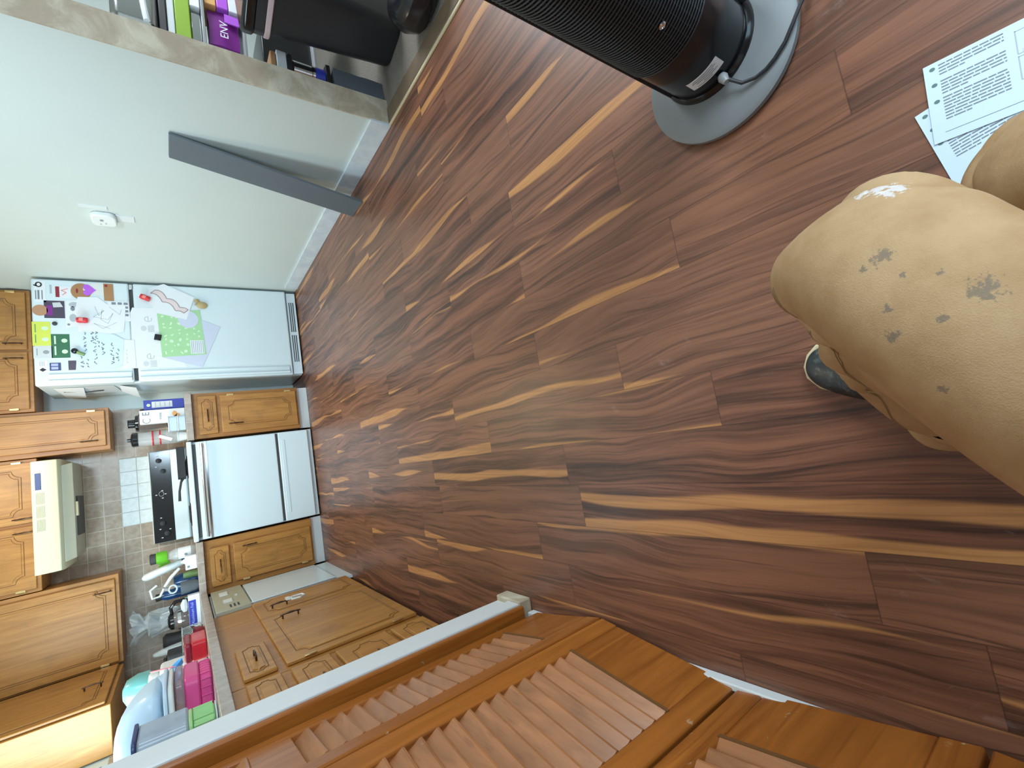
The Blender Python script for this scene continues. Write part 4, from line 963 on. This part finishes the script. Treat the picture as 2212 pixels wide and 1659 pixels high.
# narrow stack between trash can and wall end
t = thing('fabric_bag', 'grey flecked fabric bag standing against the pantry wall', 'bag', (1.86, 2.04, .006))
m = MB().box((1.795, 1.975, .006), (1.895, 2.13, .25)); bmesh.ops.subdivide_edges(m.bm, edges=m.bm.edges, cuts=5, use_grid_fill=True)
for v in m.bm.verts:
    if v.co.z > .01: v.co += noise.noise_vector(v.co*15)*.006
m.build('bag', 'slate', t, smooth=True)
pack('dark_carton', 'flat black carton between fabric bag and blue tin', 'box', (1.80, 1.985, .262), (1.91, 2.13, .284), 'blackm')
t = thing('blue_tin', 'blue tin with silver rim in the narrow pantry stack', 'tin', (1.86, 2.04, .286))
cyl('tin', 'boxblue', t, (1.855, 2.035, .286), [(.048, 0), (.048, .046)]); cyl('rim', 'chrome', t, (1.855, 2.035, .332), [(.050, 0), (.050, .012)])
t = thing('silver_tin', 'plain silver tin above the blue one', 'tin', (1.86, 2.04, .346))
cyl('tin', 'chrome', t, (1.855, 2.035, .346), [(.046, 0), (.047, .080), (.044, .084)])
pack('black_case', 'black case between silver tin and white cartons', 'case', (1.80, 1.985, .432), (1.90, 2.12, .455), 'blackm')
pack('striped_carton', 'white and brown carton at the top of the narrow stack', 'box', (1.80, 1.985, .457), (1.90, 2.12, .50), 'pale')
pack('brown_carton', 'brown flat carton lying on striped carton', 'box', (1.80, 1.990, .502), (1.89, 2.11, .525), 'brownc')
# trash can
t = thing('trash_can', 'tall black plastic trash can with pale pink liner edge', 'trash can', (2.03, 1.80, .005))
tc = Vector((2.045, 1.815, 0)); tR = Matrix.Rotation(R_(14), 3, 'Z')
M['bin'] = plain('black_bin_plastic', (.022, .024, .028), .38)
def ring(sx, sy, z, r=.05): return [tuple(tc+tR @ Vector((a, b, z))) for a, b, _ in rbox(sx, sy, 0, 0, r, (0, 0), 6)]
m = MB(); prof = [(.235, .205, .005), (.25, .22, .02), (.32, .275, .56), (.335, .29, .565), (.335, .29, .60)]
rings = [[m.bm.verts.new(p) for p in ring(a, b, z)] for a, b, z in prof]
for A_, B_ in zip(rings, rings[1:]):
    for i in range(len(A_)): m.bm.faces.new([A_[i], A_[(i+1) % len(A_)], B_[(i+1) % len(A_)], B_[i]])
m.bm.faces.new(rings[0][::-1]); m.bm.faces.new(rings[-1])
m.build('bin', 'bin', t, smooth=True)
m = MB().prism(ring(.342, .297, .540), (0, 0, .022)); m.build('liner_edge', 'pinkish', t, bevel=.004)
m = MB().prism(ring(.350, .305, .600), (0, 0, .05)); m.build('lid', 'black', t, bevel=.015, seg=3)
# black bag on the carpet
m = MB(); m.lathe([(.0, 0), (.10, .004), (.13, .05), (.115, .11), (.06, .15), (0, .16)], (1.84, 1.42, .006), 30, .95, 1.25)
for v in m.bm.verts:
    f_ = noise.noise_vector(v.co*11)*.045; v.co += Vector((f_.x, f_.y, max(f_.z, -.0)*.6)) if v.co.z > .012 else Vector((f_.x*.5, f_.y*.5, 0))
tag(m.build('black_bag', 'bag', smooth=True, sub=1), 'shiny black plastic bag slumped on the carpet edge', 'bag')

# ================================================================== RIGHT WALL THINGS
# leaning board
b = MB(); A = Vector((1.497, 2.46, .002)); B = Vector((1.511, 2.655, .002)); T = Vector((XR-.019, 2.397, .911)); T2 = Vector((XR-.019, 2.584, .914))
nrm = Vector((.990, -.07, .14)).normalized()*.014
b.prism([A+Vector((0, -.005, 0)), B, T2, T], nrm)
o = b.build('leaning_board', 'slate', bevel=.0015); tag(o, 'narrow slate grey laminate board leaning against the right wall', 'board')
# thermostat-like wall device
t = thing('wall_sensor', 'rounded white wall sensor with adhesive strips on right wall', 'sensor', (XR-.01, 3.34, 1.24))
m = MB(); m.prism([(XR-.030, a, b_) for a, b_, _ in [(q[0], q[1], 0) for q in rbox(.135, .115, 0, 0, .035, (3.345, 1.235))]], (.029, 0, 0)); m.build('housing', 'wallplate', t, bevel=.008, seg=3)
MB().lathe([(.008, 0), (.008, .003)], (XR-.031, 3.33, 1.245), 14, tilt=Matrix.Rotation(R_(-90), 3, 'Y')).build('button', 'grey', t)
MB().box((XR-.0325, 3.36, 1.225), (XR-.0295, 3.372, 1.232)).box((XR-.0325, 3.375, 1.25), (XR-.0295, 3.385, 1.256)).build('indicator', 'inkl', t)
MB().box((XR-.004, 3.215, 1.21), (XR-.0002, 3.25, 1.33)).build('adhesive_strip', 'trim', t)
MB().box((XR-.004, 3.30, 1.095), (XR-.0002, 3.37, 1.18)).build('adhesive_strip', 'trim', t)

# ================================================================== TOWER FAN
FC = Vector((.732, .398, 0))
t = thing('tower_fan', 'black tower fan seen from behind on grey oval base', 'fan', tuple(FC))
bs = MB().lathe([(.150, .0), (.158, .006), (.158, .016), (.150, .022), (.10, .026), (.02, .028)], (.703, .387, 0), 64).build('base', 'steel', t, smooth=True)
MB().lathe([(.103, .022), (.101, .032), (.095, .038)], tuple(FC), 48).build('collar', 'black', t, smooth=True)
body = MB().lathe([(.086, .034), (.0915, .040), (.093, .052), (.0935, .20), (.093, .95), (.088, .99), (.06, 1.0)], tuple(FC), 56).build('housing', 'black', t, smooth=True)
def ring_arc(z, a0, a1, r=.0945, n=18, rad=.0012):
    return [(FC.x+r*math.cos(R_(a0+(a1-a0)*k/n)), FC.y+r*math.sin(R_(a0+(a1-a0)*k/n)), z) for k in range(n+1)]
gr = MB()
for k in range(100): gr.tube(ring_arc(.185+k*.0072, 128, 272), .0019, 5)
for a in range(130, 272, 8): gr.tube([(FC.x+.0942*math.cos(R_(a)), FC.y+.0942*math.sin(R_(a)), z) for z in (.185, .90)], .0008, 4)
gr.build('rear_grille', 'blackm', body)
for a in (112, 288):
    ca, sa = math.cos(R_(a)), math.sin(R_(a)); q = FC+Vector((ca, sa, 0))*.096
    MB().box((q.x-.008, q.y-.005, .030), (q.x+.008, q.y+.005, .97), Matrix.Rotation(R_(a-90), 3, 'Z'), (q.x, q.y, .5)).build('side_rail', 'blackm', t, bevel=.002)
def on_fan(a, z, r=.0945): return Vector((FC.x+r*math.cos(R_(a)), FC.y+r*math.sin(R_(a)), z))
for a, z in ((206, .262), (160, .60)):
    q = on_fan(a, z, .0945); MB().lathe([(.0065, 0), (.0065, .003), (.004, .005), (.002, .003)], tuple(q), 16, tilt=Matrix.Rotation(R_(a), 3, 'Z') @ Matrix.Rotation(R_(90), 3, 'Y')).build('screw', 'chrome', body, smooth=True)
# label on the housing
lb = MB(); a0, a1 = 168, 210
N_ = 10
vs = []
for k in range(N_+1):
    a = a0+(a1-a0)*k/N_; lo = on_fan(a, .068, .0941); hi = on_fan(a, .098, .0941)
    vs.append((lb.bm.verts.new(lo), lb.bm.verts.new(hi)))
for u_, v_ in zip(vs, vs[1:]): lb.bm.faces.new([u_[0], v_[0], v_[1], u_[1]])
lo = lb.build('rating_label', 'paper', body, solid=.0006)
lt = MB()
for z, aa, bb in ((.093, 175, 202), (.088, 173, 204), (.083, 177, 200), (.078, 185, 204), (.073, 175, 195)):
    lt.tube([tuple(on_fan(aa+(bb-aa)*k/6, z, .0947)) for k in range(7)], .0009, 4)
lt.build('label_print', 'ink', lo)
cp = [(.642, .366, .050), (.625, .357, .047), (.607, .340, .038), (.603, .318, .031), (.606, .298, .029), (.614, .280, .029), (.630, .258, .029), (.652, .240, .029), (.676, .222, .028), (.72, .19, .010), (.80, .12, .006), (.95, .0, .006), (1.2, -.2, .006), (1.55, -.35, .006)]
MB().tube(cp, .0035, 8).build('power_cord', 'blackm', t, smooth=True)
MB().lathe([(.008, 0), (.010, .006), (.006, .020)], (.640, .368, .050), 14, tilt=Matrix.Rotation(R_(200), 3, 'Z') @ Matrix.Rotation(R_(90), 3, 'Y')).build('strain_relief', 'grey', t, smooth=True)

# ================================================================== INSTRUCTION SHEETS
def leaflet(label, A, v, L, Wd, z, seed, flip):
    """A corner, v = page-down direction, u = along the print"""
    v = Vector((v[0], v[1], 0)).normalized(); u = Vector((v.y, -v.x, 0))
    if u.y > 0: u = -u
    A = Vector((A[0], A[1], z))
    t = thing('instruction_sheet', label, 'paper', tuple(A), 'assembly instruction sheets')
    def q(a, b, h=0): return A+u*a+v*b+Vector((0, 0, h))
    MB().prism([q(0, 0), q(L, 0), q(L, Wd), q(0, Wd)], (0, 0, .0008)).build('page', 'paperb', t)
    rr = random.Random(seed); m = MB(); il = MB(); sh = MB()
    def bar(mm, a0, a1, c0, c1, h=.0008, th=.0003): mm.prism([q(a0, c0, h), q(a1, c0, h), q(a1, c1, h), q(a0, c1, h)], (0, 0, th))
    for blk, (c0, n) in enumerate(((.006, 4), (.031, 5), (.057, 8), (.135, 4))):
        if c0 > Wd-.03: continue
        b_ = MB().prism([tuple(q(.010+.0035*math.cos(R_(k*45)), c0+.003+.0028*math.sin(R_(k*45)), .0008)) for k in range(8)], (0, 0, .0004)); b_.build('bullet', 'inkg', t)
        for i in range(n):
            a = .017; end = .085 if i < n-1 else .045
            while a < end:
                w_ = rr.uniform(.006, .014); bar(m, a, min(a+w_, end), c0+i*.0047, c0+i*.0047+.0017); a += w_+.0014
    bar(m, .014, L-.01, Wd-.013, Wd-.0124)
    for c0 in (.012, .048):
        for (a0, a1, d0, d1) in ((.095, .165, c0, c0+.0008), (.095, .165, c0+.032, c0+.0328), (.095, .0962, c0, c0+.032), (.164, .165, c0, c0+.032)): bar(il, a0, a1, d0, d1)
        sh.prism([q(.112, c0+.010, .0008), q(.160, c0+.005, .0008), q(.160, c0+.012, .0008), q(.108, c0+.017, .0008)], (0, 0, .0003))
        sh.prism([q(.100, c0+.027, .0008), q(.160, c0+.021, .0008), q(.160, c0+.025, .0008), q(.100, c0+.031, .0008)], (0, 0, .0003))
    for mm, nm, mt in ((m, 'printed_text', 'ink'), (il, 'picture_frames', 'inkl'), (sh, 'illustrations', 'lav')): mm.build(nm, mt, t)
leaflet('white instruction sheet lying underneath, half under the tan knee', (.3925, .1265), (-.985, -.165), .21, .150, .0012, 2, 0)
leaflet('white instruction sheet on top of the other, printed side up', (.458, .103), (-.994, .085), .21, .1225, .0030, 4, 0)

# ================================================================== PERSON (kneeling; legs in view)
pp = thing('person', 'kneeling person in stained tan canvas trousers and black shoe', 'person', (-.05, -.1, 0))
def skinned(verts, edges, root):
    me = bpy.data.meshes.new('legs'); me.from_pydata([v[:3] for v in verts], edges, [])
    ob = bpy.data.objects.new('legs', me); COL.objects.link(ob)
    m = ob.modifiers.new('skin', 'SKIN'); m.use_smooth_shade = True; m.branch_smoothing = .8
    for i, v in enumerate(verts):
        sv = me.skin_vertices[0].data[i]; sv.radius = (v[3], v[4] if len(v) > 4 else v[3]); sv.use_root = (i == root)
    m = ob.modifiers.new('sub', 'SUBSURF'); m.levels = 4; m.render_levels = 4
    dg = bpy.context.evaluated_depsgraph_get(); dg.update()
    r_ = bpy.data.meshes.new_from_object(ob.evaluated_get(dg)); bpy.data.objects.remove(ob)
    return r_
V = [(-.07, -.26, .45, .13), (-.17, -.15, .46, .095), (-.115, -.055, .490, .082), (-.045, .015, .505, .076), (.035, .070, .502, .076), (.098, .112, .480, .076), (.112, .130, .430, .074),
     (.070, .140, .36, .072), (.030, .145, .27, .070), (-.010, .140, .20, .068), (-.040, .132, .14, .064), (-.050, .128, .10, .058),
     (.03, -.26, .43, .11), (.11, -.12, .30, .096), (.188, -.02, .185, .082), (.224, .030, .118, .074), (.205, .005, .085, .068), (.12, -.15, .068, .062), (.0, -.34, .068, .058)]
Ed = [(0, 1), (1, 2), (2, 3), (3, 4), (4, 5), (5, 6), (6, 7), (7, 8), (8, 9), (9, 10), (10, 11), (0, 12), (12, 13), (13, 14), (14, 15), (15, 16), (16, 17), (17, 18)]
tm = skinned(V, Ed, 0)
def ss(a, b, x):
    k = max(0, min(1, (x-a)/(b-a))); return k*k*(3-2*k)
tm.update()
nrm = [v.normal.copy() for v in tm.vertices]
ax = Vector((.70, .62, -.05)).normalized()
for v, n_ in zip(tm.vertices, nrm):
    c = v.co
    d = .0035*noise.noise(c*9)+.009*ss(.55, .48, c.z)*noise.noise(c*13)
    # long drag folds down the shin and under the thigh
    low = ss(.47, .30, c.z)*ss(-.25, -.05, c.y)*ss(.17, .11, c.x+.3*max(0, c.z-.3))
    s_ = c.z*22+math.atan2(c.y-.13, c.x-.05)*1.6
    d += low*.013*math.sin(s_*2.1+noise.noise(c*14)*5)
    # diagonal creases along the thigh
    w_ = (c-Vector((0, 0, .5))); along = w_.dot(ax); across = (w_-ax*along).length
    d += ss(.54, .44, c.z)*ss(.36, .44, c.z)*.010*math.sin(along*45+c.z*60+noise.noise(c*10)*4)
    # bunched cuff
    d += ss(.22, .12, c.z)*ss(-.0, .06, c.y)*(.007*math.sin(c.z*110+noise.noise(c*20)*3))
    v.co = c+n_*d
    if v.co.z < .006: v.co.z = .006+.1*(v.co.z-.006) if v.co.z < .006 else v.co.z
for v in tm.vertices: v.co -= Vector(pp.location)
tr = bpy.data.objects.new('trousers', tm); COL.objects.link(tr); tm.materials.clear(); M['canvas'] = canvas(); tm.materials.append(M['canvas']); tr.parent = pp
for f_ in tm.polygons: f_.use_smooth = True
M['canvas_thread'] = plain('trouser_thread', (.30, .19, .09), .8)
# open cuff over the shoe, stitched seams
m = MB(); rings = []
for z, r_, dx, dy in ((.150, .060, .008, .0), (.120, .070, .0, .0), (.085, .076, -.004, .004), (.055, .084, -.008, .010), (.050, .0835, -.008, .010), (.085, .070, -.004, .002), (.125, .060, 0, 0)):
    ring = []
    for k in range(40):
        a = 2*math.pi*k/40; w_ = r_*(1+.07*math.sin(3*a+z*40)+.05*math.sin(5*a+2))
        ring.append(m.bm.verts.new((-.052+dx+w_*math.cos(a)*.92, .135+dy+w_*math.sin(a)*1.0, z+.008*math.sin(2*a+1))))
    rings.append(ring)
for A_, B_ in zip(rings, rings[1:]):
    for k in range(40): m.bm.faces.new([A_[k], A_[(k+1) % 40], B_[(k+1) % 40], B_[k]])
m.build('cuff', 'canvas', pp, smooth=True, sub=1)
from mathutils.bvhtree import BVHTree
_bm = bmesh.new(); _bm.from_mesh(tm); bv = BVHTree.FromBMesh(_bm); _bm.free()
def seam(pts, nrep, gap, name='seam'):
    off = Vector(pp.location)
    for q in range(nrep):
        P = []
        for a, b in zip(pts, pts[1:]):
            for k in range(8):
                w = Vector(a).lerp(Vector(b), k/8)+Vector((0, 0, -gap*q))
                h = bv.find_nearest(w-off); P.append(h[0]+h[1]*.0003+off)
        MB().tube(P, .0007, 4).build(name, 'canvas_thread', tr)
seam([(.100, .195, .50), (.075, .192, .49), (.045, .180, .47)], 3, .006)
seam([(.060, .20, .44), (.010, .19, .40), (-.03, .19, .33), (-.06, .19, .25), (-.10, .18, .18)], 2, .008)
# upper body behind the camera: torso, arms and head in one surface
BV = [(-.07, -.30, .50, .145), (-.06, -.33, .66, .150), (-.04, -.36, .84, .165), (-.03, -.37, .98, .15), (-.02, -.35, 1.08, .062), (-.01, -.33, 1.16, .075), (0, -.31, 1.25, .095), (0, -.31, 1.31, .080),
      (-.20, -.35, .99, .070), (-.30, -.30, .86, .054), (-.30, -.22, .74, .048), (-.22, -.16, .84, .038), (-.14, -.12, .93, .030),
      (.15, -.35, .99, .070), (.27, -.30, .86, .054), (.28, -.22, .74, .048), (.20, -.16, .84, .038), (.13, -.12, .93, .030)]
BE = [(0, 1), (1, 2), (2, 3), (3, 4), (4, 5), (5, 6), (6, 7), (3, 8), (8, 9), (9, 10), (10, 11), (11, 12), (3, 13), (13, 14), (14, 15), (15, 16), (16, 17)]
bmh = skinned(BV, BE, 0)
for v in bmh.vertices: v.co -= Vector(pp.location)
M['shirt'] = plain('dark_work_shirt', (.10, .11, .13), .85)
bo = bpy.data.objects.new('upper_body', bmh); COL.objects.link(bo); bmh.materials.clear(); bmh.materials.append(M['shirt']); bo.parent = pp
# shoe
def shoe(parent, toe, heel, L=.29, side=1):
    toe = Vector(toe); heel = Vector(heel); u = (toe-heel).normalized(); w_ = Vector((u.y, -u.x, 0))
    prof = [(0, .030), (.02, .038), (.08, .040), (.16, .043), (.22, .050), (.26, .047), (.285, .033), (.295, .012)]
    outl = [heel+u*a+w_*b for a, b in prof]+[heel+u*a-w_*b*.92 for a, b in prof[::-1]]
    s_ = MB().prism([(p.x, p.y, .002) for p in outl], (0, 0, .020)).build('sole', 'tan', parent, bevel=.004)
    m = MB(); rings = []
    for a, b, h in ((.004, .027, .10), (.04, .036, .105), (.09, .038, .10), (.14, .040, .085), (.19, .0455, .066), (.235, .046, .052), (.268, .038, .042), (.286, .022, .034), (.290, .006, .027)):
        c = heel+u*a; ring = []
        for k in range(13):
            an = math.pi*k/12; ring.append(m.bm.verts.new((c.x+w_.x*b*math.cos(an), c.y+w_.y*b*math.cos(an), .021+(h-.021)*math.sin(an)**.7)))
        rings.append(ring)
    for A_, B_ in zip(rings, rings[1:]):
        for k in range(12): m.bm.faces.new([A_[k], A_[k+1], B_[k+1], B_[k]])
    m.bm.faces.new(rings[0]); m.bm.faces.new(rings[-1][::-1])
    up_ = m.build('upper', 'leather', parent, smooth=True, sub=2)
    return up_
s1 = bpy.data.objects.new('shoe', None); COL.objects.link(s1); s1.parent = pp
u1 = shoe(s1, (.048, .350, 0), (-.075, .085, 0))
s2 = bpy.data.objects.new('shoe', None); COL.objects.link(s2); s2.parent = pp
shoe(s2, (.0, -.36, 0), (-.12, -.62, 0))

# ================================================================== LOUVERED CLOSET DOORS
def louver_panel(label, P0, P1, z0=.012, z1=2.03, mid=.80, cat='door'):
    P0 = Vector((P0[0], P0[1], 0)); P1 = Vector((P1[0], P1[1], 0)); L = (P1-P0).length
    u = (P1-P0)/L; n_ = Vector((-u.y, u.x, 0))
    if n_.x < 0: n_ = -n_
    t = thing('bifold_door_panel', label, cat, tuple((P0+P1)/2+Vector((0, 0, z0))), 'louvered bifold closet panels')
    th = .028; sw = .058
    def bx(mb, a0, a1, b0, b1, d0, d1):
        pts = [P0+u*a0+n_*d0, P0+u*a1+n_*d0, P0+u*a1+n_*d1, P0+u*a0+n_*d1]
        mb.prism([(p.x, p.y, b0) for p in pts], (0, 0, b1-b0))
    for a0, a1 in ((.002, sw), (L-sw, L-.002)):
        m = MB(); bx(m, a0, a1, z0, z1, -th, 0); m.build('stile', 'louver', t, bevel=.004)
    for nm, b0, b1 in (('bottom_rail', z0, z0+.175), ('middle_rail', mid, mid+.09), ('top_rail', z1-.10, z1)):
        m = MB(); bx(m, sw, L-sw, b0, b1, -th+.002, -.002); m.build(nm, 'louver', t, bevel=.003)
    for b0, b1 in ((z0+.175, mid), (mid+.09, z1-.10)):
        m = MB(); k = int(round((b1-b0)/.0392)); step = (b1-b0)/k
        for i in range(k):
            zb = b0+i*step
            a = [(-.005, zb-.003), (.0005, zb+.0005), (.0005, zb+.005), (-th+.005, zb+step+.008), (-th, zb+step+.002)]
            pts = [P0+u*sw+n_*d for d, z in a]
            m.prism([(p.x, p.y, z) for p, (d, z) in zip(pts, a)], u*(L-2*sw))
        m.build('louvers', 'slat', t)
    m = MB(); bx(m, sw-.004, L-sw+.004, z0+.172, z0+.180, -.006, .002); m.build('bead', 'groove', t)
    return t
louver_panel('amber louvered bifold panel next to white casing', (-.610, 1.345), (-.560, 1.034))
louver_panel('amber louvered bifold panel with wide bottom rail in the middle', (-.560, 1.030), (-.621, .636))
louver_panel('amber louvered bifold panel third from the casing', (-.621, .632), (-.579, .235))
louver_panel('amber louvered bifold panel nearest the camera corner', (-.579, .231), (-.621, -.165))
